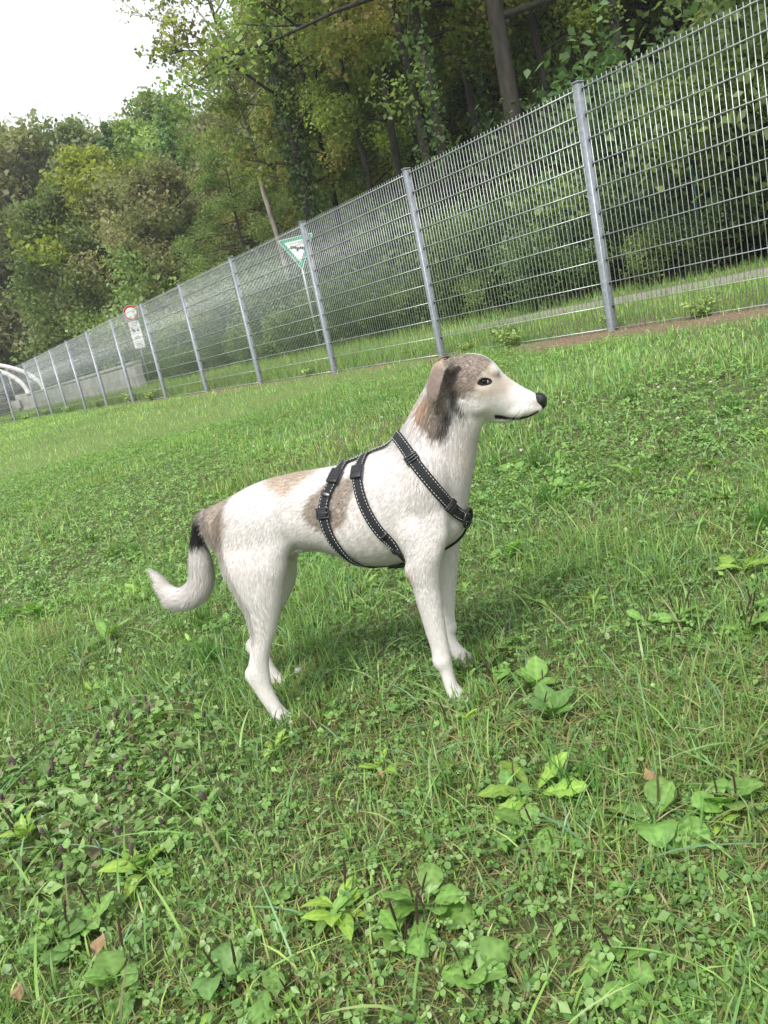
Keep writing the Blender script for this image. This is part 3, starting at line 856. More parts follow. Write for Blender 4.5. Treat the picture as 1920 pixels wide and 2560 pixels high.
def build_grass():
    rng = np.random.default_rng(5); B = Batch()
    # near: a short dense sward, taller stems through it
    for cnt, seg, h0, h1, w0, w1 in ((240000, 2, .016, .032, .0015, .0032), (46000, 3, .028, .052, .0018, .0036)):
        x, y = in_view(rng, cnt, .40, 3.0, .60, .62, even=False)
        cf, tf, hp = clover_field(x, y), tall_field(x, y), herb_patch(x, y)
        keep = rng.uniform(0, 1, len(x)) < np.clip(1.05 - .55*smooth01((cf - .48)*6) + .5*smooth01((tf - .55)*6), .4, 1)*(1 - .45*hp)
        x, y = x[keep], y[keep]; tf = tall_field(x, y); n = len(x)
        c, dry = grass_colors(rng, x, y, .25)
        h = (h0 + h1*rng.uniform(0, 1, n)**1.3)*(.70 + .95*smooth01((tf - .38)*3.2)); w = rng.uniform(w0, w1, n)
        bend = np.abs(rng.normal(.45, .42, n)); bend[dry] += rng.uniform(.4, 1.2, dry.sum()); h[dry] *= .8
        B.add(*blades(rng, x, y, h, w, bend, c, seg))
    # tufts the paws stand in
    for p in PAWS:
        m_ = 420; a = rng.uniform(0, 6.3, m_); r = rng.uniform(.010, .060, m_); x = p[0] + .012 + r*np.cos(a)*1.2; y = p[1] + r*np.sin(a)*.9 - .012
        c, dry = grass_colors(rng, x, y, .15); B.add(*blades(rng, x, y, rng.uniform(.028, .068, m_), rng.uniform(.0016, .0034, m_), np.abs(rng.normal(.45, .4, m_)), c, 3))
    # long arching blades
    x, y = in_view(rng, 3200, .42, 3.2, .8, .66); n = len(x); c, _ = grass_colors(rng, x, y, .1)
    B.add(*blades(rng, x, y, rng.uniform(.06, .12, n), rng.uniform(.0028, .0046, n), rng.uniform(.7, 1.7, n), c*np.array([.95, .98, 1.12]), 6))
    # tussocks
    for k in range(60):
        x0, y0 = in_view(rng, 1, .5, 4.6)
        if len(x0) == 0: continue
        m_ = 70; r = np.abs(rng.normal(0, .035, m_)); a = rng.uniform(0, 6.3, m_); x = x0 + r*np.cos(a); y = y0 + r*np.sin(a)
        c = np.array([.10, .215, .046])*rng.uniform(.7, 1.4, (m_, 1))
        B.add(*blades(rng, x, y, rng.uniform(.05, .125, m_), rng.uniform(.002, .004, m_), rng.uniform(.1, .8, m_), c, 4))
    # matted dead thatch lying between the stems
    x, y = in_view(rng, 42000, .40, 3.2, .60, .62, even=False); keep = rng.uniform(0, 1, len(x)) < .25 + .75*smooth01((fbm(x*1.7, y*1.7, 71) - .40)*3)
    x, y = x[keep], y[keep]; n = len(x); c = STRAW[rng.integers(0, 3, n)]*rng.uniform(.45, 1.0, (n, 1))
    B.add(*blades(rng, x, y, rng.uniform(.012, .03, n), rng.uniform(.001, .0022, n), rng.uniform(1.2, 3.0, n), c, 2))
    # middle distance
    x, y = in_view(rng, 120000, 3.0, 8.5)
    s = soil_mask(x, y); cf = clover_field(x, y)
    keep = rng.uniform(0, 1, len(x)) < np.clip(1.1 - .8*smooth01((cf - .46)*6), .25, 1)*(1 - .96*s)
    x, y = x[keep], y[keep]; n = len(x); tf = tall_field(x, y); c, dry = grass_colors(rng, x, y, .09)
    B.add(*blades(rng, x, y, (.025 + .06*rng.uniform(0, 1, n)**1.3)*(.75 + .8*smooth01((tf - .4)*4)), rng.uniform(.004, .008, n), np.abs(rng.normal(.4, .35, n)), c, 2))
    # far lawn
    x, y = in_view(rng, 230000, 8.5, 40, 2.0, .66)
    s = soil_mask(x, y); keep = rng.uniform(0, 1, len(x)) < 1 - .96*s
    x, y = x[keep], y[keep]; n = len(x); c, dry = grass_colors(rng, x, y, .07); q = np.hypot(x, y)
    B.add(*blades(rng, x, y, rng.uniform(.04, .10, n), .0010*q*rng.uniform(.7, 1.3, n), np.abs(rng.normal(.4, .3, n)), c*1.12, 1))
    # verge between the fences
    t = rng.uniform(-6, 45, 80000); D = np.where(rng.uniform(0, 1, 80000) < .72, rng.uniform(.08, 2.85, 80000), rng.uniform(3.95, 5.8, 80000))
    x, y = F0[0] + FT[0]*t + FN[0]*D, F0[1] + FT[1]*t + FN[1]*D; n = len(x); c, dry = grass_colors(rng, x, y, .12)
    inwall = (t > 24) & (D > 2.4) & (D < 3.8); x, y, c, t = x[~inwall], y[~inwall], c[~inwall], t[~inwall]; n = len(x)
    B.add(*blades(rng, x, y, rng.uniform(.05, .17, n)*(1 + 1.1*smooth01((t - 2)/6)), .011 + .0005*t.clip(0), np.abs(rng.normal(.4, .3, n)), c, 1))
    o = B.build('grass', M['grass']); tag(o, 'green lawn grass of fine blades mixed with dry straw', 'grass', kind='stuff')
build_grass()

def build_clover():
    rng = np.random.default_rng(6); B = Batch()
    def clovers(x, y, size, h, col, simple=False):
        n = len(x); z = ground(x, y) + h
        az0 = rng.uniform(0, 2*math.pi, n); tilt = rng.normal(0, .28, (n, 2))
        for k in range(3):
            a = az0 + k*2.094 + rng.normal(0, .1, n); d = np.stack([np.cos(a), np.sin(a)], -1); s = np.stack([-np.sin(a), np.cos(a)], -1)
            L = size*rng.uniform(.85, 1.1, n); pts = []
            shp = ((.04, 0, 0), (.60, .46, .10), (1.02, 0, .0), (.60, -.46, .10)) if simple else ((.04, 0, 0), (.45, .40, .10), (.95, .34, .10), (1.0, 0, -.02), (.95, -.34, .10), (.45, -.40, .10))
            for u, v, f in shp:
                q = d*(u*L)[:, None] + s*(v*L)[:, None]
                zz = z + f*L + q[:, 0]*tilt[:, 0] + q[:, 1]*tilt[:, 1] - .25*L*u*u
                pts.append(np.stack([x + q[:, 0], y + q[:, 1], zz], -1))
            m_ = len(shp); V = np.stack(pts, 1).reshape(-1, 3); i = np.arange(n)[:, None]*m_
            Q = np.concatenate([i + np.array([0, 1, 2, 3]), i + np.array([0, 3, 4, 5])]) if m_ == 6 else None
            T_ = np.concatenate([i + np.array([0, 1, 2]), i + np.array([0, 2, 3])]) if m_ == 4 else None
            B.add(V, Q, T_, np.repeat(col, m_, axis=0))
    CL = 1.70*np.array([(.105, .200, .050), (.130, .225, .060), (.080, .165, .045), (.150, .240, .085)])
    x, y = in_view(rng, 24000, .40, 3.2, .6, .62, even=False); cf = clover_field(x, y); hp = herb_patch(x, y)
    k = rng.uniform(0, 1, len(x)) < np.clip(.12 + smooth01((cf - .44)*7), 0, 1); k &= rng.uniform(0, 1, len(x)) > .6*hp
    x, y = x[k], y[k]; n = len(x)
    clovers(x, y, .0040 + .0075*rng.uniform(0, 1, n)**1.8, rng.uniform(.008, .036, n), CL[rng.integers(0, 4, n)]*rng.uniform(.75, 1.2, (n, 1)))
    x, y = in_view(rng, 92000, 2.6, 9.0); cf = clover_field(x, y); s = soil_mask(x, y)
    k = (rng.uniform(0, 1, len(x)) < np.clip(.10 + smooth01((cf - .42)*7), 0, 1)*(1 - .95*s))
    x, y = x[k], y[k]; n = len(x)
    clovers(x, y, rng.uniform(.010, .018, n), rng.uniform(.015, .055, n), 1.1*CL[rng.integers(0, 4, n)]*rng.uniform(.7, 1.3, (n, 1)), True)
    # small round ground-cover leaves among the blades
    x, y = in_view(rng, 30000, .40, 3.4, .6, .62, even=False); k = rng.uniform(0, 1, len(x)) < .25 + .75*smooth01((fbm(x*1.9 + 2, y*1.9, 81) - .42)*5); x, y = x[k], y[k]; n = len(x)
    Cg = np.stack([x, y, ground(x, y) + rng.uniform(.006, .030, n)], -1); V, T_, VC = leaves_np(rng, Cg, .0125, 1.1, 1.1*CL[rng.integers(0, 4, n)]*rng.uniform(.7, 1.25, (n, 1))); B.add(V, None, T_, VC)
    o = B.build('clover', M['herb']); tag(o, 'low clover leaves growing through the lawn', 'clover', kind='stuff')
build_clover()

# ------------------------------------------------------------------ broad-leaved herbs in the lawn
def leaf_mesh(name, L, W, shape, seed, c0, arch=.35, wav=.06, petiole=.18):
    """one leaf along +x, rising then arching over"""
    rng = np.random.default_rng(seed); n, m_ = 11, 3; V, C, Q = [], [], []
    for i in range(n):
        u = i/(n-1)
        if u < petiole: w = .06
        else:
            s = (u - petiole)/(1 - petiole)
            w = {'oval': math.sin(math.pi*s**.75)**.75, 'lance': math.sin(math.pi*s**.8)**.9, 'tooth': math.sin(math.pi*s**1.25)**.8*(.72 + .28*(i % 2))}[shape]
        w = max(w, .05 if u < petiole else .02)*W/2
        z = L*(.62*u - arch*1.5*u*u) if arch < 1 else 0; x = L*u*(1 - .12*u)
        for j in range(-m_, m_+1):
            v = j/m_
            zz = z + .22*W*abs(v)*(1 - .6*u)*(w/(W/2)) - .10*W*v*v*(w/(W/2)) + wav*W*math.sin(i*1.9 + j*1.3 + seed)*abs(v)*.5
            V.append((x, v*w, zz))
            rib = 1.30 if j == 0 else (1.0 + .15*math.sin(i*3.1 - abs(j)*1.5) - (.06 if abs(j) == m_ else 0))
            C.append(np.array(c0)*rib*rng.uniform(.90, 1.08))
    k = 2*m_+1
    for i in range(n-1):
        for j in range(k-1): Q.append((i*k+j, i*k+j+1, (i+1)*k+j+1, (i+1)*k+j))
    return npmesh(name, V, Q, None, M['herb'], C, True)

def spike_mesh(seed, H):
    rng = np.random.default_rng(seed); mb = MB()
    P = [(0, 0, 0), (.004, .003, H*.45), (.008*rng.uniform(-1, 1), .004, H)]
    return P
M['seed_head'] = noise_mat('seed_head', (.055, .028, .018), (.16, .085, .05), 160, .9, .8, bscale=260)
M['seed_green'] = noise_mat('green_seed_head', (.10, .13, .04), (.20, .20, .08), 160, .9, .8, bscale=260)
M['stalk'] = mat('stalk', (.13, .16, .05), .6)
M['purple'] = noise_mat('self_heal_head', (.10, .068, .045), (.17, .10, .18), 300, .9, .5, lo=.45, hi=.72)
M['white_flower'] = noise_mat('clover_flower', (.55, .50, .42), (.80, .78, .72), 180, .8, .6)
M['dead_leaf'] = noise_mat('dead_leaf', (.20, .125, .06), (.36, .25, .13), 30, .8, .4)

HERB = {}
def herb_leaves():
    g = {'oval': (.115, .205, .050), 'ovald': (.085, .160, .045), 'lance': (.120, .215, .050), 'tooth': (.150, .240, .045), 'bright': (.175, .265, .045)}
    for k, sh in (('oval', 'oval'), ('ovald', 'oval'), ('lance', 'lance'), ('tooth', 'tooth'), ('bright', 'lance')):
        HERB[k] = [leaf_mesh('leaf', 1.0, {'oval': .58, 'lance': .27, 'tooth': .34}[sh], sh, 100 + s*7 + len(k), 1.75*np.array(g[k])*(.88 + .12*s), arch=(.30, .42, .20)[s], petiole=.22 if sh == 'oval' else .1) for s in range(3)]
herb_leaves()
_sp = MB(); _sp.tube([(0, 0, 0), (0, 0, .42), (.02, .01, .5)], [.012, .011, .010], 5); SPIKE_STEM = _sp.mesh('stalk', M['stalk'], True)
def head_mesh(m_):
    mb = MB(); P = [(.02, .01, .48 + .52*u) for u in np.linspace(0, 1, 12)]
    P = [(p[0] + .05*(i/11)**2, p[1], p[2]) for i, p in enumerate(P)]
    r = [.012, .020, .026, .022, .027, .023, .026, .022, .024, .020, .016, .006]
    mb.tube(P, r, 7); return mb.mesh('seed_spike', m_, True)
SPIKE_HEAD = [head_mesh(M['seed_head']), head_mesh(M['seed_green'])]

def herb(name, x, y, kind, size, nleaf, spikes, seed, label, cat, group=None, spread=1.0):
    rng = random.Random(seed)
    root = empty(name, (x, y, gz(x, y) + .004), rng.uniform(0, 6.3)); tag(root, label, cat, group)
    for k in range(nleaf):
        o = link('leaf', HERB[kind][k % 3], root); s = .84*size*rng.uniform(.65, 1.15)
        o.scale = (s, s*rng.uniform(.85, 1.15), s); o.rotation_euler = (rng.uniform(-.35, .35), rng.uniform(-.45, .25)*spread - (.55 if spread < .7 else 0), k*2.399 + rng.uniform(-.3, .3))
        o.location = (0, 0, rng.uniform(0, .012))
    for k in range(spikes):
        h = rng.uniform(.045, .080)*(1 if size > .05 else .85); st = link('stalk', SPIKE_STEM, root); st.scale = (h, h, h)
        st.location = (rng.uniform(-.02, .02), rng.uniform(-.02, .02), 0); st.rotation_euler = (rng.uniform(-.3, .3), rng.uniform(-.3, .3), rng.uniform(0, 6))
        link('seed_spike', SPIKE_HEAD[0 if rng.random() < .8 else 1], st)
    return root

def px_ground(px, py, z=0.0):
    """where the sight line of a point in the photograph meets the lawn"""
    d = _fw + _R*((px - 960)/1998.0) - _U*((py - 1280)/1998.0)
    p = Vector((0, 0, CAM_Z)) + d*((z - CAM_Z)/d.z)
    for _ in range(4):
        z = gz(p.x, p.y); p = Vector((0, 0, CAM_Z)) + d*((z - CAM_Z)/d.z)
    return p.x, p.y

def build_herbs():
    big = [  # (px, py, kind, leaf length, leaves, spikes, label)
        (850, 2300, 'bright', .085, 8, 1, 'light green pointed-leaved herb at the bottom centre of the lawn'),
        (1075, 2290, 'oval', .085, 7, 3, 'broad-leaved plantain with a large heart-like leaf at the bottom centre'),
        (1010, 2370, 'oval', .065, 6, 3, 'round-leaved plantain just below the light green pointed herb'),
        (1340, 2010, 'tooth', .115, 7, 0, 'bright dandelion-like rosette with wide toothed leaves right of centre'),
        (1330, 2100, 'oval', .08, 5, 1, 'plantain with broad bright leaves below the dandelion-like rosette'),
        (1650, 2080, 'oval', .09, 8, 2, 'large plantain rosette at the right with pale leaf in front'),
        (1820, 2030, 'oval', .075, 7, 3, 'plantain rosette near the right edge of the picture'),
        (1345, 1740, 'oval', .075, 6, 1, 'upright broad-leaved plantain right of the near front paw'),
        (1385, 1810, 'ovald', .08, 6, 1, 'dark plantain below the upright one right of the near front paw'),
        (1255, 1640, 'oval', .065, 7, 3, 'plantain rosette just right of the far front paw'),
        (1240, 1730, 'oval', .06, 6, 4, 'plantain with brown spikes touching the near front paw'),
        (1160, 1830, 'bright', .06, 6, 2, 'small light green herb below the near front paw'),
        (75, 2110, 'bright', .075, 7, 3, 'yellow-green rosette with upright leaves near the left edge'),
        (150, 2370, 'ovald', .085, 6, 2, 'dark broad plantain at the lower left'),
        (240, 2330, 'oval', .06, 6, 2, 'small round plantain right of the dark one at the lower left'),
        (360, 2190, 'bright', .085, 7, 0, 'narrow-leaved light herb in the lower left of the lawn'),
        (300, 2480, 'oval', .07, 6, 2, 'plantain at the bottom left edge of the picture'),
        (100, 1545, 'lance', .13, 9, 0, 'tuft of long lance leaves left of the tail'),
        (265, 1610, 'lance', .12, 9, 0, 'spreading dock with long leaves below the tail tip'),
        (350, 1490, 'bright', .09, 8, 0, 'bright leafy herb just left of the tail tip'),
        (1590, 1210, 'lance', .13, 3, 0, 'single tall upright dock leaf on the right lawn'),
        (1400, 1160, 'lance', .11, 5, 0, 'dock leaves in the lawn below the muzzle'),
        (1290, 1190, 'oval', .10, 5, 0, 'broad dock leaves in front of the chest'),
        (1270, 1400, 'oval', .09, 6, 0, 'pale broad leaves in the grass right of the front legs'),
        (820, 1800, 'oval', .06, 6, 3, 'plantain with seed spikes between the hind and front paws'),
        (960, 1930, 'bright', .06, 6, 1, 'small light herb below the dog at the centre'),
        (690, 1890, 'bright', .07, 7, 1, 'leafy herb below the near hind paw'),
        (1860, 1440, 'tooth', .10, 7, 0, 'pale toothed rosette at the right edge'),
        (1700, 1560, 'oval', .075, 6, 4, 'plantain with dark brown spikes on the right lawn'),
        (1870, 1590, 'oval', .085, 5, 5, 'pale plantain with clustered brown spikes at the right edge'),
        (1560, 2440, 'oval', .07, 5, 2, 'plantain half hidden in tall grass at the bottom right'),
        (1180, 2470, 'oval', .07, 6, 1, 'plantain at the bottom edge right of centre'),
        (560, 2470, 'ovald', .075, 6, 3, 'plantain with brown spikes at the bottom left of centre'),
    ]
    for i, (px, py, k, s, n, spk, lab) in enumerate(big):
        x, y = px_ground(px, py); herb('broadleaf_herb', x, y, k, s, n, spk, 500 + i, lab, 'plant', None, .5 if 'upright' in lab else 1.0)
    rng = np.random.default_rng(12); cnt = 0
    x, y = in_view(rng, 900, .5, 4.0, .35, .60); bands = {}
    for xx, yy in zip(x, y):
        if cnt >= 240: break
        if np.min(np.hypot(xx - PAWS[:, 0], yy - PAWS[:, 1])) < .05 or float(herb_patch(np.array(xx), np.array(yy))) > .2: continue
        k = ('oval', 'ovald', 'bright', 'oval', 'lance', 'tooth')[cnt % 6]
        bands.setdefault(int(yy/.33), []).append(herb('small_herb', xx, yy, k, rng.uniform(.032, .062)*(1.15 if yy > 2 else 1), int(rng.integers(4, 8)), int(rng.integers(0, 4)) if k.startswith('oval') else 0, 900 + cnt,
             'small broad-leaved herb scattered in the lawn', 'plant', 'small herbs scattered in the lawn')); cnt += 1
    for i, b in enumerate(sorted(bands)): order_labels(bands[b], '{} small herb from the left in the ' + ordinal(i + 1) + ' strip of lawn from the front')
build_herbs()

def build_self_heal():
    rng = random.Random(8); used = set(); protos = []; rows = {}
    for s in range(3):
        root = empty('self_heal'); r = random.Random(40 + s)
        stem = MB().tube([(0, 0, 0), (.003, .002, .025), (.002, -.003, .05)], [.0014, .0013, .0012], 5).build('stem', M['stalk'], root, True)
        for k in range(6):
            o = link('leaf', HERB['ovald' if s == 1 else 'oval'][k % 3], root); q = r.uniform(.020, .030); o.scale = (q, q, q)
            o.location = (0, 0, .006 + .007*k); o.rotation_euler = (r.uniform(-.3, .3), r.uniform(-.2, .3), k*math.pi/2 + (k//2)*.8 + r.uniform(-.3, .3))
        hd = MB().tube([(0, 0, .046), (0, 0, .050), (.0005, 0, .056), (0, 0, .062), (0, .0005, .068), (0, 0, .071)], [.0018, .0036, .0031, .0038, .0029, .0012], 8).build('flower_head', M['purple'], root, True)
        protos.append(root)
    k = 0
    while k < 70:
        x, y = -.66 + rng.gauss(0, .20), 1.40 + rng.gauss(0, .24)
        if float(herb_patch(np.array(x), np.array(y))) < .1: continue
        p = protos[k % 3]; o = p if id(p) not in used else copy_tree(p); used.add(id(p)); q = rng.uniform(.6, .95)
        o.location = (x, y, gz(x, y)); o.scale = (q*1.15, q*1.15, q*rng.uniform(.55, .9)); o.rotation_euler = (rng.uniform(-.35, .35), rng.uniform(-.35, .35), rng.uniform(0, 6.3))
        tag(o, 'self-heal with a purple-brown flower head in the patch left of the dog', 'plant', 'self-heal patch left of the dog'); k += 1; rows.setdefault(int(y/.11), []).append(o)
    for i, b in enumerate(sorted(rows)): order_labels(rows[b], '{} self-heal from the left in the ' + ordinal(i + 1) + ' row of the patch left of the dog')
    # small round leaves that fill the patch
    nr = np.random.default_rng(3); n = 1800; x = -.66 + nr.normal(0, .21, n); y = 1.40 + nr.normal(0, .26, n)
    k = nr.uniform(0, 1, n) < herb_patch(x, y); x, y = x[k], y[k]; n = len(x)
    C = np.stack([x, y, ground(x, y) + nr.uniform(.006, .034, n)], -1)
    pal = 2.0*np.array([(.115, .195, .060), (.090, .150, .050), (.145, .220, .075), (.12, .11, .06)])
    V, T, VC = leaves_np(nr, C, .021, 1.2, pal[nr.integers(0, 4, n)]*nr.uniform(.75, 1.2, (n, 1)))
    o = link('self_heal_foliage', npmesh('self_heal_foliage', V, None, T, M['herb'], VC)); tag(o, 'dense low self-heal foliage left of the dog', 'ground cover', kind='stuff')
build_self_heal()

def build_small_things():
    rng = random.Random(15)
    stem = MB().tube([(0, 0, 0), (.002, .001, .03), (0, 0, .055)], .0009, 5).mesh('stem', M['stalk'], True)
    bm = bmesh.new(); bmesh.ops.create_icosphere(bm, subdivisions=2, radius=.0065)
    for v in bm.verts: v.co *= 1 + rng.uniform(-.22, .22); v.co.z = v.co.z*.85 + .058
    hm = bpy.data.meshes.new('flower_head'); bm.to_mesh(hm); bm.free(); hm.materials.append(M['white_flower'])
    spots = [(763, 1735, 'white clover flower just right of the near hind paw'), (1415, 1030, 'white clover flower right of the nose'), (1700, 1080, 'white clover flower on the right lawn'), (105, 1458, 'white clover flower left of the tail'), (825, 1108, 'white clover flower above the back'), (1310, 1155, None), (1650, 995, None), (1780, 985, None), (400, 1225, None), (540, 1100, None), (1690, 1000, None), (960, 1060, None), (260, 1180, None), (640, 1130, None)]
    for px, py, lab in spots:
        x, y = px_ground(px, py + 8); o = empty('clover_flower', (x, y, gz(x, y)), rng.uniform(0, 6)); link('stem', stem, o); link('flower_head', hm, o)
        o.scale = (1.1, 1.1, 1.1)
        tag(o, lab or ordinal(1 + sorted(q[0] for q in spots if q[2] is None).index(px)) + ' from the left of the tiny white clover flowers far up the lawn', 'flower', 'white clover flowers')
    for px, py, s, lab in ((262, 2412, .028, 'dry tan fallen leaf in the grass at the lower left'), (60, 2540, .024, 'crumpled brown dead leaf at the bottom left corner'), (965, 1985, .022, 'orange-brown fallen leaf below the dog at centre'), (1630, 2000, .03, 'withered brown leaf on the plantain at the right')):
        x, y = px_ground(px, py); V, Q = [], []
        for i in range(7):
            u = i/6; w = math.sin(math.pi*min(1, u*.96 + .02))**.8*.33
            for v in (-1, -.5, 0, .5, 1): V.append(((u - .5)*s, v*w*s, .020 + s*(.16*abs(v) + .15*math.sin(3*u + v*2) + .1*u)))
        for i in range(6):
            for j in range(4): Q.append((i*5+j, i*5+j+1, i*5+j+6, i*5+j+5))
        mb = MB(); mb.add(V, Q); o = mb.build('fallen_leaf', M['dead_leaf'], None, True); o.location = (x, y, gz(x, y) + .012); o.rotation_euler = (.1, -.1, rng.uniform(0, 6)); tag(o, lab, 'leaf')
    # weeds along the foot of the fence
    protos = []
    for s in range(3):
        r2 = np.random.default_rng(60 + s); n = 420
        st = r2.integers(0, 14, n); az = st*2.4; u = r2.uniform(.15, 1, n); L = .20 + .14*((st*37) % 11)/11
        C = np.stack([np.cos(az)*L*u*.8, np.sin(az)*L*u*.8, L*1.15*u], -1) + r2.normal(0, .035, (n, 3)); C[:, 2] = np.abs(C[:, 2])
        pal = PAL_GREEN*1.5; V, T, VC = leaves_np(r2, C, .06, .5, pal[r2.integers(0, 5, n)]*r2.uniform(.75, 1.25, (n, 1)))
        root = empty('weed_clump'); tag(link('foliage', npmesh('foliage', V, None, T, M['herb'], VC), root), kind='stuff')
        w = MB()
        for k in range(14):
            a = k*2.4; l = .20 + .14*((k*37) % 11)/11; w.tube([(0, 0, 0), (math.cos(a)*l*.35, math.sin(a)*l*.35, l*.7), (math.cos(a)*l*.8, math.sin(a)*l*.8, l*1.15)], [.004, .003, .0015], 4)
        w.build('stems', M['stalk'], root, True); protos.append(root)
    used = set()
    for i, (t, D, s, lab) in enumerate(((-.9, .02, .9, 'leafy weed under the fence at the right edge'), (-1.75, -.05, .8, 'weed clump at the fence foot outside the right post'), (1.25, -.1, 1.0, 'weed clump at the fence foot between the two nearest posts'), (1.7, .25, 1.1, 'weed clump poking through the fence behind the dog\'s head'), (2.0, -.05, .7, 'low weed at the fence foot just right of the second post'),
            (5.9, .05, .75, 'weed clump between the third and fourth posts'), (13.6, .0, 1.2, 'bushy weed at the foot of the sixth post'), (15.6, .1, 1.5, 'dark bushy weed right of the seventh post'), (18.6, .05, 1.2, 'weed clump left of the eighth post'), (22.5, .0, 1.2, 'weed clump at the far fence foot'), (26.3, .05, 1.3, 'low weed by the bend of the fence'), (28.9, -.3, 1.2, 'weed mound at the foot of the far corner post'), (3.6, .35, .7, 'small weed behind the second bay of the fence'), (.35, .4, .6, 'small weed behind the nearest full post'))):
        x, y = tD(t, D); plant(protos[i % 3], used, x, y, s*.62, i*1.3, lab, 'weed', 'weeds along the fence', sz=s*.5)
build_small_things()

# ------------------------------------------------------------------ the dog
# dog space: x forward, y to its left (away from the viewer), z up, ground at z = 0
def loft(sections, sides=28, cap=True):
    """sections: (top (x,z), bottom (x,z), half width, y centre, [egg]) -> closed tube"""
    V, q, t = [], [], []
    S = []
    # resample with a smooth spline through the given sections
    arr = np.array([[a[0], a[1], b[0], b[1], w, y, e] for (a, b, w, y, e) in sections], float)
    n = len(arr); m_ = (n-1)*4 + 1
    u = np.linspace(0, n-1, m_); i = np.clip(np.floor(u).astype(int), 0, n-2); f = (u - i)[:, None]
    p0, p1, p2, p3 = arr[np.clip(i-1, 0, n-1)], arr[i], arr[i+1], arr[np.clip(i+2, 0, n-1)]
    R = .5*((2*p1) + (-p0+p2)*f + (2*p0-5*p1+4*p2-p3)*f**2 + (-p0+3*p1-3*p2+p3)*f**3)
    th = np.arange(sides)*2*math.pi/sides
    for r in R:
        c = np.array([(r[0]+r[2])/2, r[5], (r[1]+r[3])/2]); h = np.array([(r[0]-r[2])/2, 0, (r[1]-r[3])/2])
        lat = np.array([0, 1.0, 0])
        egg = 1 + r[6]*(-np.sin(th))            # wider below (positive) or above (negative)
        V.append(c + np.sin(th)[:, None]*h + (np.cos(th)*max(r[4], .002)*egg)[:, None]*lat)
    k = len(V); V = np.concatenate(V)
    for a in range(k-1):
        for b in range(sides):
            b2 = (b+1) % sides; q.append((a*sides+b, a*sides+b2, (a+1)*sides+b2, (a+1)*sides+b))
    for b in range(1, sides-1):
        t.append((0, b+1, b)); o = (k-1)*sides; t.append((o, o+b, o+b+1))
    return V, q, t

def ellipsoid(c, r, rot=0.0):
    bm = bmesh.new(); bmesh.ops.create_icosphere(bm, subdivisions=3, radius=1)
    ca, sa = math.cos(rot), math.sin(rot); V = []
    for v in bm.verts:
        x, y, z = v.co.x*r[0], v.co.y*r[1], v.co.z*r[2]
        V.append((c[0] + x*ca - z*sa, c[1] + y, c[2] + x*sa + z*ca))
    bm.verts.index_update(); t = [[v.index for v in f.verts] for f in bm.faces]; bm.free()
    return V, None, t

def S2(rows, y=None):
    out = []
    for r in rows:
        a, b, w = r[0], r[1], r[2]; yy = r[3] if len(r) > 3 else (y or 0.0); e = r[4] if len(r) > 4 else 0.0
        out.append((a, b, w, yy, e))
    return out

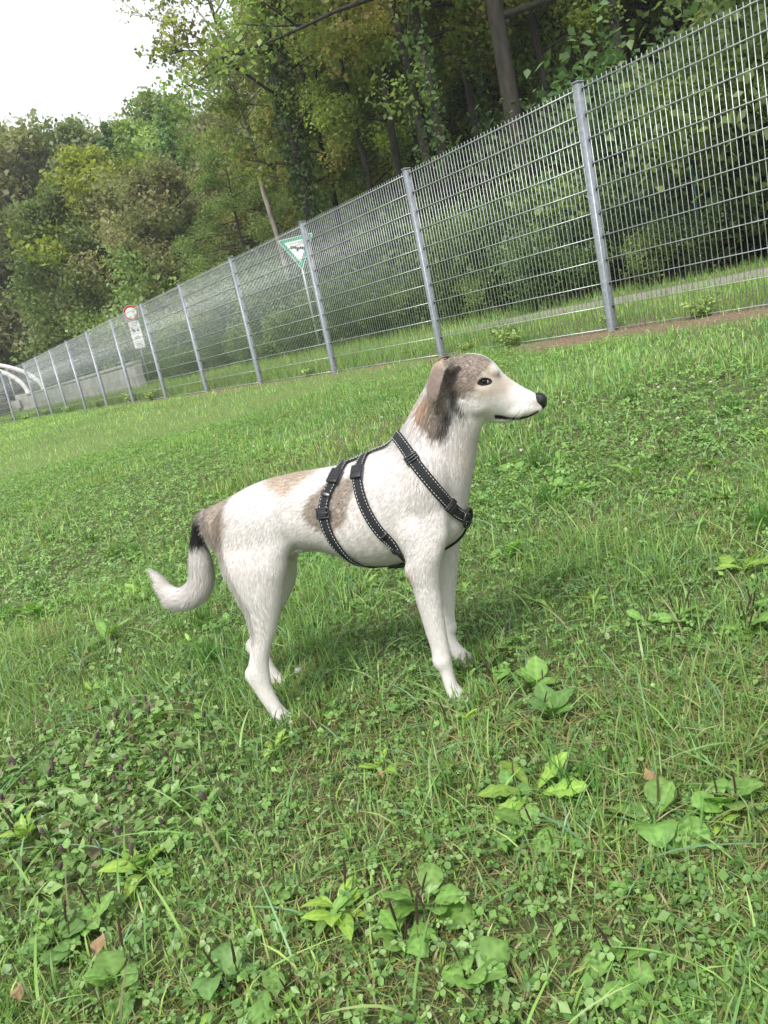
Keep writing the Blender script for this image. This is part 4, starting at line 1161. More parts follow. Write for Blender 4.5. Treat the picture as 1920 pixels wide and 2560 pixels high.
def dog_shape():
    mb = MB()
    # torso
    mb.add(*loft(S2([((-.262, .450), (-.262, .405), .016), ((-.240, .460), (-.238, .365), .052), ((-.190, .474), (-.180, .320), .080), ((-.146, .488), (-.135, .322), .085),
        ((-.105, .495), (-.098, .332), .081), ((-.06, .498), (-.06, .336), .076, 0, .05), ((-.018, .497), (-.02, .328), .080, 0, .08), ((.03, .496), (.03, .299), .088, 0, .08),
        ((.07, .499), (.07, .285), .093, 0, .02), ((.11, .509), (.115, .281), .091, 0, -.02), ((.155, .514), (.165, .286), .085, 0, 0), ((.19, .505), (.215, .298), .074), ((.222, .465), (.250, .318), .055), ((.255, .405), (.264, .348), .026)])))
    # neck
    mb.add(*loft(S2([((.105, .488), (.235, .330), .070), ((.132, .508), (.262, .348), .074), ((.153, .525), (.279, .395), .067), ((.176, .548), (.296, .440), .059), ((.201, .577), (.308, .476), .052), ((.226, .606), (.318, .503), .048), ((.250, .636), (.330, .524), .046), ((.268, .648), (.340, .532), .042)])))
    # skull and muzzle
    mb.add(*loft(S2([((.258, .636), (.272, .592), .022), ((.270, .649), (.284, .566), .044, 0, 0), ((.300, .656), (.304, .540), .053, 0, -.04), ((.328, .653), (.322, .529), .054, 0, -.08), ((.350, .643), (.342, .523), .049, 0, -.12),
        ((.367, .625), (.358, .520), .040, 0, -.10), ((.379, .604), (.371, .5185), .033, 0, 0), ((.394, .587), (.386, .518), .0275, 0, .05), ((.412, .571), (.403, .5185), .0245, 0, .05), ((.427, .559), (.417, .521), .022, 0, .0), ((.436, .551), (.430, .530), .014)])))
    for s in (-1, 1):
        mb.add(*ellipsoid((.352, s*.030, .617), (.022, .015, .013), -.5))       # brow
        mb.add(*ellipsoid((.314, s*.029, .568), (.040, .020, .030), -.1))       # cheek
        mb.add(*ellipsoid((.392, s*.014, .536), (.038, .015, .016), -.12))      # lip
        mb.add(*ellipsoid((.423, s*.010, .530), (.014, .012, .011), -.1))
    mb.add(*ellipsoid((.376, 0, .523), (.048, .019, .009), -.05))              # lower jaw
    # shoulder, upper arm and haunch muscle
    for s in (-1, 1):
        mb.add(*ellipsoid((.185, s*.052, .415), (.058, .037, .095), -.45))
        mb.add(*ellipsoid((.175, s*.066, .345), (.050, .034, .060), .35))
        mb.add(*ellipsoid((-.150, s*.056, .395), (.072, .040, .085), .15))
    # front legs (near = right, y < 0)
    near_f = [((.225, .46), (.140, .44), .018, -.035), ((.236, .40), (.132, .385), .030, -.053), ((.233, .345), (.135, .330), .036, -.066), ((.213, .302), (.139, .303), .033, -.073), ((.2025, .274), (.1365, .280), .0290, -.075), ((.197, .250), (.142, .252), .0250, -.075), ((.195, .220), (.143, .222), .0225, -.075),
        ((.193, .190), (.146, .189), .0205, -.075), ((.191, .150), (.149, .155), .0185, -.075), ((.190, .118), (.1525, .124), .0182, -.075), ((.1895, .095), (.1515, .098), .0182, -.076), ((.189, .073), (.160, .077), .0165, -.076), ((.191, .050), (.163, .050), .0172, -.077), ((.200, .030), (.166, .026), .0205, -.078), ((.214, .014), (.168, .010), .0225, -.078), ((.214, .004), (.172, .000), .020, -.078)]
    mb.add(*loft(S2(near_f), 22))
    far_f = [((.225, .44), (.15, .43), .018, .035), ((.250, .37), (.14, .37), .028, .058), ((.248, .315), (.165, .310), .032, .074), ((.230, .265), (.172, .268), .027, .082), ((.220, .228), (.170, .230), .024, .085), ((.208, .185), (.164, .188), .0215, .087), ((.197, .142), (.156, .146), .0190, .088), ((.191, .110), (.152, .114), .0182, .088), ((.186, .082), (.153, .084), .0170, .088), ((.189, .060), (.163, .058), .0168, .088), ((.201, .040), (.168, .034), .0195, .088), ((.221, .022), (.174, .014), .0225, .088), ((.223, .010), (.178, .002), .021, .088)]
    mb.add(*loft(S2(far_f), 22))
    # hind legs
    near_h = [((-.105, .470), (-.21, .458), .018, -.022), ((-.083, .425), (-.225, .425), .030, -.040), ((-.073, .376), (-.223, .388), .042, -.055), ((-.083, .335), (-.219, .348), .044, -.066), ((-.096, .305), (-.210, .315), .040, -.071), ((-.106, .278), (-.202, .287), .035, -.074), ((-.117, .250), (-.193, .252), .0290, -.075), ((-.131, .219), (-.192, .221), .0235, -.076), ((-.144, .194), (-.194, .199), .0195, -.077), ((-.160, .165), (-.203, .169), .0170, -.078), ((-.168, .141), (-.216, .139), .0165, -.078), ((-.172, .116), (-.223, .119), .0165, -.078), ((-.174, .096), (-.216, .098), .0155, -.078), ((-.171, .074), (-.208, .074), .0155, -.078), ((-.164, .050), (-.198, .049), .0162, -.078), ((-.153, .032), (-.190, .026), .0190, -.078), ((-.134, .016), (-.184, .010), .0220, -.078), ((-.134, .005), (-.180, .000), .020, -.078)]
    mb.add(*loft(S2(near_h), 22))
    far_h = [((-.11, .46), (-.21, .45), .018, .022), ((-.095, .405), (-.225, .41), .031, .042), ((-.090, .345), (-.225, .355), .042, .066), ((-.108, .302), (-.228, .312), .037, .080), ((-.130, .248), (-.226, .256), .030, .090), ((-.162, .204), (-.236, .214), .0235, .093), ((-.195, .165), (-.251, .170), .0185, .094), ((-.214, .132), (-.268, .136), .0168, .095), ((-.225, .108), (-.280, .112), .0165, .095), ((-.228, .088), (-.268, .090), .0155, .095), ((-.224, .062), (-.256, .060), .0155, .095), ((-.214, .040), (-.247, .034), .0180, .095), ((-.193, .022), (-.240, .014), .0215, .095), ((-.193, .008), (-.236, .002), .020, .095)]
    mb.add(*loft(S2(far_h), 22))
    # joints: elbow, wrist, stifle, point of the hock
    for s, dx, dz in ((-1, 0, 0), (1, .022, -.004)):
        mb.add(*ellipsoid((.146 + dx, s*.083, .286 + dz), (.012, .012, .020), .2))
        mb.add(*ellipsoid((.170 + (.0 if s < 0 else .003), s*(.077 if s < 0 else .089), .100), (.0198, .0188, .024), 0))
    mb.add(*ellipsoid((-.2165, -.078, .127), (.0085, .0095, .017), -.25)); mb.add(*ellipsoid((-.272, .095, .120), (.0085, .0095, .017), -.25))
    # toes
    for px, py, fan in ((.205, -.078, 0), (.213, .088, 0), (-.143, -.078, 0), (-.202, .095, 0)):
        for k in range(4):
            o = (k - 1.5); mb.add(*ellipsoid((px + .010 - abs(o)*.005, py + o*.0105, .0125), (.015, .0062, .0105), -.25))
    # tail core
    mb.add(*loft(S2([((-.236, .462), (-.226, .405), .030), ((-.262, .452), (-.243, .405), .024), ((-.281, .430), (-.252, .405), .0185), ((-.293, .404), (-.262, .396), .017), ((-.301, .384), (-.266, .380), .018), ((-.309, .360), (-.263, .358), .022), ((-.314, .336), (-.265, .330), .0235), ((-.323, .318), (-.273, .299), .0235), ((-.338, .307), (-.300, .269), .023), ((-.353, .304), (-.341, .256), .022), ((-.366, .313), (-.375, .265), .0195), ((-.375, .328), (-.389, .292), .015), ((-.386, .340), (-.394, .318), .010), ((-.396, .345), (-.399, .336), .004)]), 20))
    # ears: a thin flap folded back and hanging, its front edge flared away from the head
    eb = np.array([(.304, .648), (.279, .656), (.258, .649), (.248, .630), (.2395, .608), (.2365, .594), (.240, .585)])
    ef = np.array([(.308, .636), (.293, .643), (.2805, .633), (.2715, .615), (.2640, .596), (.2570, .585), (.247, .5800)])
    yb = np.array([.042, .046, .054, .059, .062, .063, .064]); yf = np.array([.049, .066, .081, .088, .088, .084, .077])
    for s in (-1, 1):
        n = 25; u = np.linspace(0, 6, n); ip = lambda q: np.stack([np.interp(u, range(7), q[:, k]) for k in range(2)], -1)
        EB, EF = ip(eb), ip(ef); YB, YF = np.interp(u, range(7), yb), np.interp(u, range(7), yf)
        for q in (EB, EF): q[1:-1] = (q[:-2] + 2*q[1:-1] + q[2:])/4
        m_ = 9; th = .0034; V = []
        for i in range(n):
            o_, n_ = [], []
            for j in range(m_):
                v = j/(m_-1); p = EB[i]*(1-v) + EF[i]*v; yy = YB[i]*(1-v) + YF[i]*v + .0045*math.sin(math.pi*v)
                o_.append((p[0], s*(yy + th), p[1])); n_.append((p[0], s*(yy - th), p[1]))
            V += o_ + n_[::-1]
        k = 2*m_; q = [(a*k+b, a*k+(b+1) % k, (a+1)*k+(b+1) % k, (a+1)*k+b) for a in range(n-1) for b in range(k)]
        for o, d in ((0, 1), ((n-1)*k, -1)):
            for b in range(m_-1):
                f = [o+b, o+b+1, o+k-2-b, o+k-1-b]; q.append(f if d < 0 else f[::-1])
        if s < 0: q = [f[::-1] for f in q]
        mb.add(V, q, [])
    return mb

def poly_sd(px, pz, poly):
    poly = np.array(poly); d = np.full(px.shape, 1e9); inside = np.zeros(px.shape, bool); n = len(poly)
    for i in range(n):
        a, b = poly[i], poly[(i+1) % n]; e = b - a
        wx, wz = px - a[0], pz - a[1]; h = np.clip((wx*e[0] + wz*e[1])/(e@e), 0, 1)
        d = np.minimum(d, np.hypot(wx - e[0]*h, wz - e[1]*h))
        c = ((a[1] > pz) != (b[1] > pz)) & (px < (b[0]-a[0])*(pz-a[1])/(b[1]-a[1]+1e-12) + a[0]); inside ^= c
    return np.where(inside, -d, d)

WHITE = np.array([.70, .66, .645])
def coat(P, rng, jit=.003):
    """the coat's own colours, plus shade painted under the ear tips, at points P (dog space)"""
    x, y, z = P[:, 0], P[:, 1], P[:, 2]; n = len(P)
    ay = np.abs(y)
    jx = rng.normal(0, jit, n) + .006*(vnoise(x*90, z*90 + y*60, 1) - .5); jz = rng.normal(0, jit, n) + .006*(vnoise(x*90 + 9, z*90 + y*60, 2) - .5)
    X, Z = x + jx, z + jz
    c = np.tile(WHITE, (n, 1))*(.955 + .07*vnoise(x*35, z*35 + y*30, 4))[:, None]
    # faint cream on throat and lower neck
    cream = smooth01(1 - np.hypot((x - .285)/.03, (z - .48)/.07))[:, None]; c = c*(1-.25*cream) + np.array([.66, .56, .42])*.25*cream
    def paint(poly, col, soft=.006, amt=1.0, where=None, var=.0):
        nonlocal c
        w = smooth01(.5 - poly_sd(X, Z, poly)/(2*soft))*amt
        if where is not None: w = w*where
        cc = np.tile(np.array(col), (n, 1))*(1 + rng.normal(0, var, (n, 1))) if var else np.array(col)
        c = c*(1-w[:, None]) + np.clip(cc, 0, 1)*w[:, None]
    head = (x > .225) & (z > .55)
    # warm tinge round the eye and under it
    paint([(.320, .622), (.352, .636), (.370, .614), (.392, .582), (.372, .570), (.340, .570), (.316, .586)], (.48, .385, .30), .012, .72)
    # grey-brown mask, ears, nape
    paint([(.240, .605), (.244, .640), (.256, .665), (.300, .675), (.338, .668), (.362, .634), (.350, .618), (.335, .610), (.327, .600), (.319, .586), (.298, .582), (.276, .580), (.256, .584)], (.215, .172, .14), .006, .95, None, .32)
    paint([(.236, .592), (.242, .640), (.256, .662), (.278, .664), (.276, .646), (.262, .632), (.254, .608), (.248, .592)], (.40, .285, .21), .005, .85, ay > .03, .14)
    paint([(.2365, .594), (.241, .612), (.250, .632), (.262, .645), (.281, .638), (.272, .615), (.265, .595), (.254, .581), (.240, .582)], (.215, .165, .14), .004, .9, ay > .062, .12)
    # dark rim of the ear flap
    el = np.full(n, 9.); EE = [(.293, .643), (.2805, .633), (.2715, .615), (.2640, .596), (.2570, .585), (.247, .580), (.240, .583)]
    for a_, b_ in zip(EE[:-1], EE[1:]):
        e_ = np.array(b_) - np.array(a_); h_ = np.clip(((x - a_[0])*e_[0] + (z - a_[1])*e_[1])/(e_@e_), 0, 1); el = np.minimum(el, np.hypot(x - a_[0] - e_[0]*h_, z - a_[1] - e_[1]*h_))
    rm = (smooth01((.0034 - el)/.002)*.75*(ay > .058))[:, None]; c = c*(1 - rm) + np.array([.075, .06, .055])*rm
    # dark hollow of the ear
    paint([(.272, .630), (.288, .643), (.302, .634), (.293, .616), (.283, .600), (.270, .600)], (.075, .057, .048), .005, .85, (ay > .03) & (ay < .062), .3)
    # dark band from the ear down behind the cheek
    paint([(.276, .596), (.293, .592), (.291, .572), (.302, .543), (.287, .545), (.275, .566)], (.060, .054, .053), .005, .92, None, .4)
    # blaze
    bl = smooth01((.0085 - np.abs(y + rng.normal(0, .001, n)))/.004)*((x > .318) & (z > .58)); c = c*(1-bl[:, None]) + WHITE*bl[:, None]
    # neck patch
    paint([(.207, .572), (.236, .598), (.270, .590), (.273, .552), (.264, .526), (.246, .508), (.227, .522), (.213, .544)], (.21, .165, .135), .006, .95, None, .38)
    paint([(.205, .575), (.234, .598), (.240, .585), (.226, .560), (.212, .545)], (.50, .33, .22), .008, .7, None, .2)
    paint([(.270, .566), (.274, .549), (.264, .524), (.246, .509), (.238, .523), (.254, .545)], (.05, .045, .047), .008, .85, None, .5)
    paint([(.232, .588), (.260, .584), (.258, .571), (.232, .576)], (.15, .11, .09), .006, .55, None, .3)  # contact shade below the hanging ear tip, painted into the coat colour
    # flank and back patches
    paint([(-.034, .432), (-.011, .457), (.03, .473), (.076, .476), (.080, .458), (.061, .432), (.056, .408), (.032, .390), (-.002, .386), (-.019, .402), (-.03, .417)], (.26, .21, .168), .0055, .93, ay > .02, .30)
    paint([(-.110, .500), (-.075, .52), (.010, .52), (-.001, .493), (-.037, .477), (-.062, .460), (-.083, .474), (-.100, .487)], (.42, .325, .235), .008, .85, None, .18)
    # rump and tail root
    paint([(-.240, .475), (-.183, .482), (-.180, .431), (-.204, .392), (-.208, .350), (-.223, .368), (-.238, .405)], (.30, .235, .18), .008, .86, None, .26)
    paint([(-.262, .465), (-.233, .462), (-.236, .425), (-.246, .405), (-.285, .420)], (.22, .175, .14), .008, .85, None, .3)
    paint([(-.285, .455), (-.252, .440), (-.246, .405), (-.258, .386), (-.285, .386), (-.315, .396), (-.30, .43)], (.013, .012, .013), .006, .98, None, .2)
    # rubbed elbow
    paint([(.134, .285), (.146, .292), (.150, .272), (.142, .262)], (.60, .46, .38), .006, .6)
    # muzzle: soft grey under the nose, whisker dots, dark lips
    paint([(.418, .546), (.440, .556), (.436, .527), (.420, .524)], (.40, .36, .34), .008, .75, None, .2)
    dots = np.zeros(n)
    for k in range(11):
        r = random.Random(k); dots = np.maximum(dots, smooth01(1.2 - np.hypot(x - (.392 + .022*r.random()), z - (.533 + .016*r.random()))/.0012))
    c = c*(1 - .6*dots[:, None]) + np.array([.18, .15, .14])*.6*dots[:, None]
    lx = np.array([.350, .360, .372, .390, .408, .419, .426]); lz = np.array([.5315, .5285, .5235, .5195, .519, .5215, .527])
    lw = np.array([.0044, .0043, .0034, .0027, .0025, .0024, .0020])
    dl = np.abs(z - np.interp(x, lx, lz)) - np.interp(x, lx, lw)
    lip = smooth01(.5 - dl/.0016)*((x > .349) & (x < .428) & (ay > .006)); c = c*(1 - lip[:, None]) + np.array([.014, .012, .013])*lip[:, None]
    # eye rims
    rim = smooth01((.80 - np.hypot((x - .3425)*math.cos(.12) - (z - .6005)*math.sin(.12)*-1, ((z - .6005) - (x - .3425)*-.10)*1.75)/.0172)*5)*(ay > .025)
    c = c*(1 - rim[:, None]) + np.array([.014, .012, .012])*rim[:, None]
    return np.clip(c, .006, .92)

TAIL_AX = np.array([(-.236, .43), (-.262, .425), (-.279, .40), (-.287, .375), (-.289, .345), (-.30, .312), (-.322, .292), (-.35, .285), (-.375, .295), (-.392, .325), (-.403, .348)])
def fur_flow(P, Nn):
    """lie of the hair, its length and how far it stands off"""
    x, y, z = P[:, 0], P[:, 1], P[:, 2]; n = len(P)
    d = np.tile(np.array([-1.0, 0, -.42]), (n, 1)); L = np.full(n, .0100); lift = np.full(n, .24)
    tail = (x < -.248) & (z > .235)
    tail |= (x < -.24) & (z < .40) & (z > .24) & (np.abs(y) < .034)
    def blend(w, dv, ln, lf):
        nonlocal d, L, lift
        w = np.clip(w, 0, 1); d = d*(1-w[:, None]) + np.asarray(dv)*w[:, None]; L = L*(1-w) + ln*w; lift = lift*(1-w) + lf*w
    blend(smooth01((x - .10)/.13)*smooth01((z - .34)/.10)*(z < .63), (-.45, 0, -1.0), .0135, .24)
    ruff = smooth01(1 - np.hypot((x - .165)/.055, (z - .535)/.05)); L = L + .009*ruff; lift = lift + .10*ruff
    blend(smooth01((-.03 - x)/.08)*smooth01((.46 - z)/.10), (-.40, 0, -1.0), .0098, .20)
    blend(smooth01((.36 - z)/.12), (-.15, 0, -1.0), np.interp(z, [0, .05, .12, .22, .34], [.004, .005, .006, .0085, .0115]), .19)
    blend(smooth01((-.35 - Nn[:, 0])/.3)*((x < -.15) & (z > .20)), (-.35, 0, -1.0), .018, .34)
    under = smooth01((-.45 - Nn[:, 2])/.3)*smooth01((z - .26)/.03)*(x < .13); blend(under, (-1, 0, -.2), .0145, .26)
    head = smooth01((x - .245)/.03)*np.maximum(smooth01((x - .295)/.03)*smooth01((z - .505)/.015), smooth01((z - .572)/.02))
    blend(head, np.stack([-np.ones(n), np.zeros(n), -.30 + .9*(z - .58)], -1), np.interp(x, [.25, .30, .35, .40, .44], [.010, .0085, .0052, .0034, .0022]), .19)
    ear = (x < .285) & (np.abs(y) > .050) & (z > .578); L[ear] = .0042; d[ear] = np.array([-.5, 0, -.9]); lift[ear] = .15
    # tail: along its axis, long
    i = np.argmin(np.hypot(x[:, None] - TAIL_AX[:, 0], z[:, None] - TAIL_AX[:, 1]), 1); tg = np.gradient(TAIL_AX, axis=0); tg /= np.linalg.norm(tg, axis=1)[:, None]
    dt = np.stack([tg[i, 0], np.zeros(n), tg[i, 1]], -1)
    d[tail] = dt[tail]; L[tail] = np.interp(i[tail], [0, 2, 4, 6, 8, 10], [.013, .015, .018, .021, .024, .022]); lift[tail] = .22
    return d, L, lift

def fur_material(thin=False):
    m = bpy.data.materials.new('dog_hair' if thin else 'dog_coat'); m.use_nodes = True; N, L = m.node_tree.nodes, m.node_tree.links; b = N['Principled BSDF']
    at = N.new('ShaderNodeAttribute'); at.attribute_name = 'Col'; L.new(at.outputs['Color'], b.inputs['Base Color'])
    b.inputs['Roughness'].default_value = .62; b.inputs['Specular IOR Level'].default_value = .25
    b.inputs['Sheen Weight'].default_value = .10; b.inputs['Sheen Roughness'].default_value = .4
    if thin:
        tr = N.new('ShaderNodeBsdfTranslucent'); L.new(at.outputs['Color'], tr.inputs['Color']); mx = N.new('ShaderNodeMixShader'); mx.inputs[0].default_value = .18
        L.new(b.outputs[0], mx.inputs[1]); L.new(tr.outputs[0], mx.inputs[2]); L.new(mx.outputs[0], N['Material Output'].inputs['Surface'])
    return m

def build_dog():
    rng = np.random.default_rng(21)
    root = empty('dog', (DOG_O[0], DOG_O[1], gz(*DOG_O) - .003), DOG_H)
    tag(root, 'young white dog with grey-brown head patches and black tail root standing in profile', 'dog')
    M['fur'] = fur_material(); M['hair'] = fur_material(True)
    raw = dog_shape().build('body', M['fur'])
    md = raw.modifiers.new('r', 'REMESH'); md.mode = 'VOXEL'; md.voxel_size = .0030; md.use_smooth_shade = True
    sm = raw.modifiers.new('s', 'SMOOTH'); sm.factor = .5; sm.iterations = 4
    dg = bpy.context.evaluated_depsgraph_get()
    me = bpy.data.meshes.new_from_object(raw.evaluated_get(dg)); me.name = 'body'
    bpy.data.objects.remove(raw, do_unlink=True)
    nv = len(me.vertices); co = np.empty(nv*3, np.float32); me.vertices.foreach_get('co', co); co = co.reshape(-1, 3).astype(float)
    ed = np.empty(len(me.edges)*2, np.int32); me.edges.foreach_get('vertices', ed); ed = ed.reshape(-1, 2); deg = np.bincount(ed.ravel(), minlength=nv)[:, None]
    kw = smooth01((co[:, 2] - .25)/.06)*(1 - .55*smooth01((co[:, 0] - .27)/.04)*(co[:, 2] > .5) - .33*smooth01((co[:, 0] - .325)/.02)*(co[:, 2] > .5))*smooth01((co[:, 0] + .27)/.03)
    earz = (co[:, 0] > .225) & (np.abs(co[:, 1]) > .046) & (co[:, 2] > .575); kw[earz] = 0; kw = np.maximum(kw, .12*(1 - earz))
    for _ in range(30):
        acc = np.zeros((nv, 3))
        for k in range(3): acc[:, k] = np.bincount(ed[:, 0], co[ed[:, 1], k], nv) + np.bincount(ed[:, 1], co[ed[:, 0], k], nv)
        co = co + (acc/deg - co)*(.6*kw)[:, None]
    me.vertices.foreach_set('co', co.astype(np.float32).ravel()); me.update()
    nv = len(me.vertices); co = np.empty(nv*3, np.float32); me.vertices.foreach_get('co', co); co = co.reshape(-1, 3).astype(float)
    nr = np.empty(nv*3, np.float32); me.vertex_normals.foreach_get('vector', nr); nr = nr.reshape(-1, 3).astype(float)
    # bone and muscle relief pushed along the normal: shoulder-blade edge, ribs, stifle, tendon grooves
    dsp = np.zeros(nv); ay = np.abs(co[:, 1])
    rib = smooth01((co[:, 0] + .01)/.04)*smooth01((.12 - co[:, 0])/.04)*smooth01((co[:, 2] - .30)/.03)*smooth01((.45 - co[:, 2])/.04)
    dsp += .0004*rib*np.sin((co[:, 0] + .25*co[:, 2])*330)
    grv = np.exp(-((co[:, 0] - (-.196 + .0))/.004)**2)*smooth01((.20 - co[:, 2])/.03)*smooth01((co[:, 2] - .13)/.02); dsp -= .0030*grv*(ay > .03)
    def groove(a, b, w, dpt):
        nonlocal dsp
        e = np.array(b) - np.array(a); h = np.clip(((co[:, 0]-a[0])*e[0] + (co[:, 2]-a[1])*e[1])/(e@e), 0, 1); dd = np.hypot(co[:, 0]-a[0]-e[0]*h, co[:, 2]-a[1]-e[1]*h); dsp = dsp - dpt*np.exp(-(dd/w)**2)*(ay > .04)
    groove((.128, .315), (.112, .43), .014, .0035); groove((-.070, .35), (-.062, .43), .016, .0035); groove((-.168, .43), (-.178, .26), .012, .0018)
    groove((.205, .33), (.175, .39), .013, .0022); groove((.165, .255), (.170, .13), .007, .0010); groove((.20, .47), (.235, .36), .014, .0020)
    dsp += .0005*(vnoise(co[:, 0]*28 + 3, co[:, 2]*28 + co[:, 1]*20, 8) - .5)
    dsp -= .0065*np.exp(-(np.hypot((co[:, 0] - .284)/.010, (co[:, 2] - .619)/.013))**2)*((ay > .03) & (ay < .060))
    # eye sockets and mouth line
    es = np.exp(-(np.hypot((co[:, 0] - .3425)/.012, (co[:, 2] - .6005)/.009))**2)*(ay > .02); dsp -= .0035*es
    lx = np.array([.350, .360, .372, .390, .408, .419, .426]); lz = np.array([.5315, .5285, .5235, .5195, .519, .5215, .527])
    lp = np.exp(-((co[:, 2] - np.interp(co[:, 0], lx, lz))/.0022)**2)*((co[:, 0] > .350) & (co[:, 0] < .424)); dsp -= .0026*lp
    fl_ = fur_flow(co, nr)[1]; dsp -= np.where((co[:, 0] < -.25) & (co[:, 2] > .24), 0, .16*fl_)
    co = co + nr*dsp[:, None]
    me.vertices.foreach_set('co', co.astype(np.float32).ravel())
    me.update()
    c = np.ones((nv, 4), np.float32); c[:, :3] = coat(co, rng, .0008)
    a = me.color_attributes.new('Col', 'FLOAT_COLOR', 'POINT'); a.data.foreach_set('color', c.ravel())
    me.materials.clear(); me.materials.append(M['fur'])
    body = link('body', me, root)
    # surface samples for the coat
    me.calc_loop_triangles(); nt = len(me.loop_triangles); ti = np.empty(nt*3, np.int32); me.loop_triangles.foreach_get('vertices', ti); ti = ti.reshape(-1, 3)
    A, B_, C_ = co[ti[:, 0]], co[ti[:, 1]], co[ti[:, 2]]; cr = np.cross(B_ - A, C_ - A); ar = np.linalg.norm(cr, axis=1); fn = cr/(ar[:, None] + 1e-15)
    cen = (A + B_ + C_)/3
    tailw = (cen[:, 0] < -.25) & (cen[:, 2] > .24)
    w = ar*np.where(tailw, 1.15, 1.0); w[cen[:, 2] < .012] *= .2
    nh = 172000; f = rng.choice(nt, nh, p=w/w.sum()); r1, r2 = rng.uniform(0, 1, (2, nh)); s = np.sqrt(r1)
    P = A[f]*(1-s)[:, None] + B_[f]*(s*(1-r2))[:, None] + C_[f]*(s*r2)[:, None]; Nn = fn[f]
    nose = (P[:, 0] > .419) & (P[:, 2] > .530) & (P[:, 2] < .558) & (np.hypot((P[:, 0] - .437)/.022, (P[:, 2] - .5425)/.018) < 1)
    eye = (np.hypot((P[:, 0] - .3425)/.018, (P[:, 2] - .6005)/.0115) < 1) & (np.abs(P[:, 1]) > .02) & (P[:, 0] > .32)
    lipz = np.abs(P[:, 2] - np.interp(P[:, 0], lx, lz)); lips = (lipz < .0042) & (P[:, 0] > .349) & (P[:, 0] < .428)
    k = ~(nose | eye | lips); P, Nn = P[k], Nn[k]; nh = len(P)
    d, L, lift = fur_flow(P, Nn)
    d = d + rng.normal(0, .10, (nh, 3)) + .05*np.stack([vnoise(P[:, 0]*45, P[:, 2]*45, 3) - .5, vnoise(P[:, 0]*45, P[:, 2]*45, 5) - .5, vnoise(P[:, 0]*45 + 4, P[:, 2]*45, 6) - .5], -1)
    d -= Nn*np.sum(d*Nn, 1)[:, None]; d /= np.linalg.norm(d, axis=1)[:, None] + 1e-9
    L = L*rng.uniform(.55, 1.2, nh); loose = np.clip((L - .0105)/.006, 0, 1); lift = np.clip(lift*(.42 + .4*loose)*rng.uniform(.5, 1.5, nh), .03, .8)
    e1 = P + (d*np.cos(lift*1.15)[:, None] + Nn*np.sin(lift*1.15)[:, None])*(L*.55)[:, None]
    e2 = e1 + (d*np.cos(lift*.35)[:, None] + Nn*np.sin(lift*.35)[:, None] + np.array([0, 0, -.12]))*(L*.5)[:, None]
    sd = np.cross(d, Nn); wd = (.00024*(.8 + L/.03))[:, None]
    root_p = P - Nn*.0006
    V = np.stack([root_p - sd*wd, root_p + sd*wd, e1 + sd*wd*.8, e1 - sd*wd*.8, e2], 1).reshape(-1, 3)
    i = np.arange(nh)[:, None]*5
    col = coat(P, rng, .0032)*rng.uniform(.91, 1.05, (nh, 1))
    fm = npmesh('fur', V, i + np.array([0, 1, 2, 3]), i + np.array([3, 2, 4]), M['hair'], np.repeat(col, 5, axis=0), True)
    hn = Nn*.85 + d*.0 + rng.normal(0, .09, (nh, 3)); hn /= np.linalg.norm(hn, axis=1)[:, None]
    fm.normals_split_custom_set_from_vertices(np.repeat(hn, 5, axis=0).astype(np.float32).tolist())
    tag(link('fur', fm, root), kind='stuff')
    # nose leather
    M['nose'] = noise_mat('nose_leather', (.010, .010, .012), (.022, .021, .024), 500, .34, .35, bscale=900)
    nb = MB(); nb.add(*ellipsoid((.4320, 0, .5450), (.0150, .0185, .0128), -.35)); nb.add(*ellipsoid((.4365, 0, .5390), (.0095, .0140, .0125), -.2))
    raw = nb.build('nose', M['nose']); md = raw.modifiers.new('r', 'REMESH'); md.mode = 'VOXEL'; md.voxel_size = .001; md.use_smooth_shade = True
    raw.modifiers.new('s', 'SMOOTH').iterations = 8
    nm = bpy.data.meshes.new_from_object(raw.evaluated_get(bpy.context.evaluated_depsgraph_get())); nm.name = 'nose'; bpy.data.objects.remove(raw, do_unlink=True)
    n2 = len(nm.vertices); q = np.empty(n2*3, np.float32); nm.vertices.foreach_get('co', q); q = q.reshape(-1, 3)
    for sg in (-1, 1):     # nostrils, and the groove between them
        dd = np.sqrt(((q[:, 0] - .4455)/.006)**2 + ((q[:, 1] - sg*.0075)/.0034)**2 + ((q[:, 2] - .5395)/.0034)**2); q[:, 0] -= (.0045*np.exp(-dd**2)).astype(np.float32)
    q[:, 0] -= (.0012*np.exp(-(q[:, 1]/.0012)**2)*(q[:, 2] < .545)).astype(np.float32)
    nm.vertices.foreach_set('co', q.ravel()); nm.update(); nm.materials.clear(); nm.materials.append(M['nose'])
    link('nose', nm, root)
    # eyes: dark glossy ball, lid rims
    M['eye'] = mat('eye', (.005, .004, .003), .05, 0, .35)
    M['eye_white'] = mat('eye_white', (.22, .19, .19), .2)
    M['lid'] = mat('eyelid', (.012, .011, .011), .5)
    bvh = BVHTree.FromPolygons([tuple(v) for v in co], [tuple(t_) for t_ in ti])
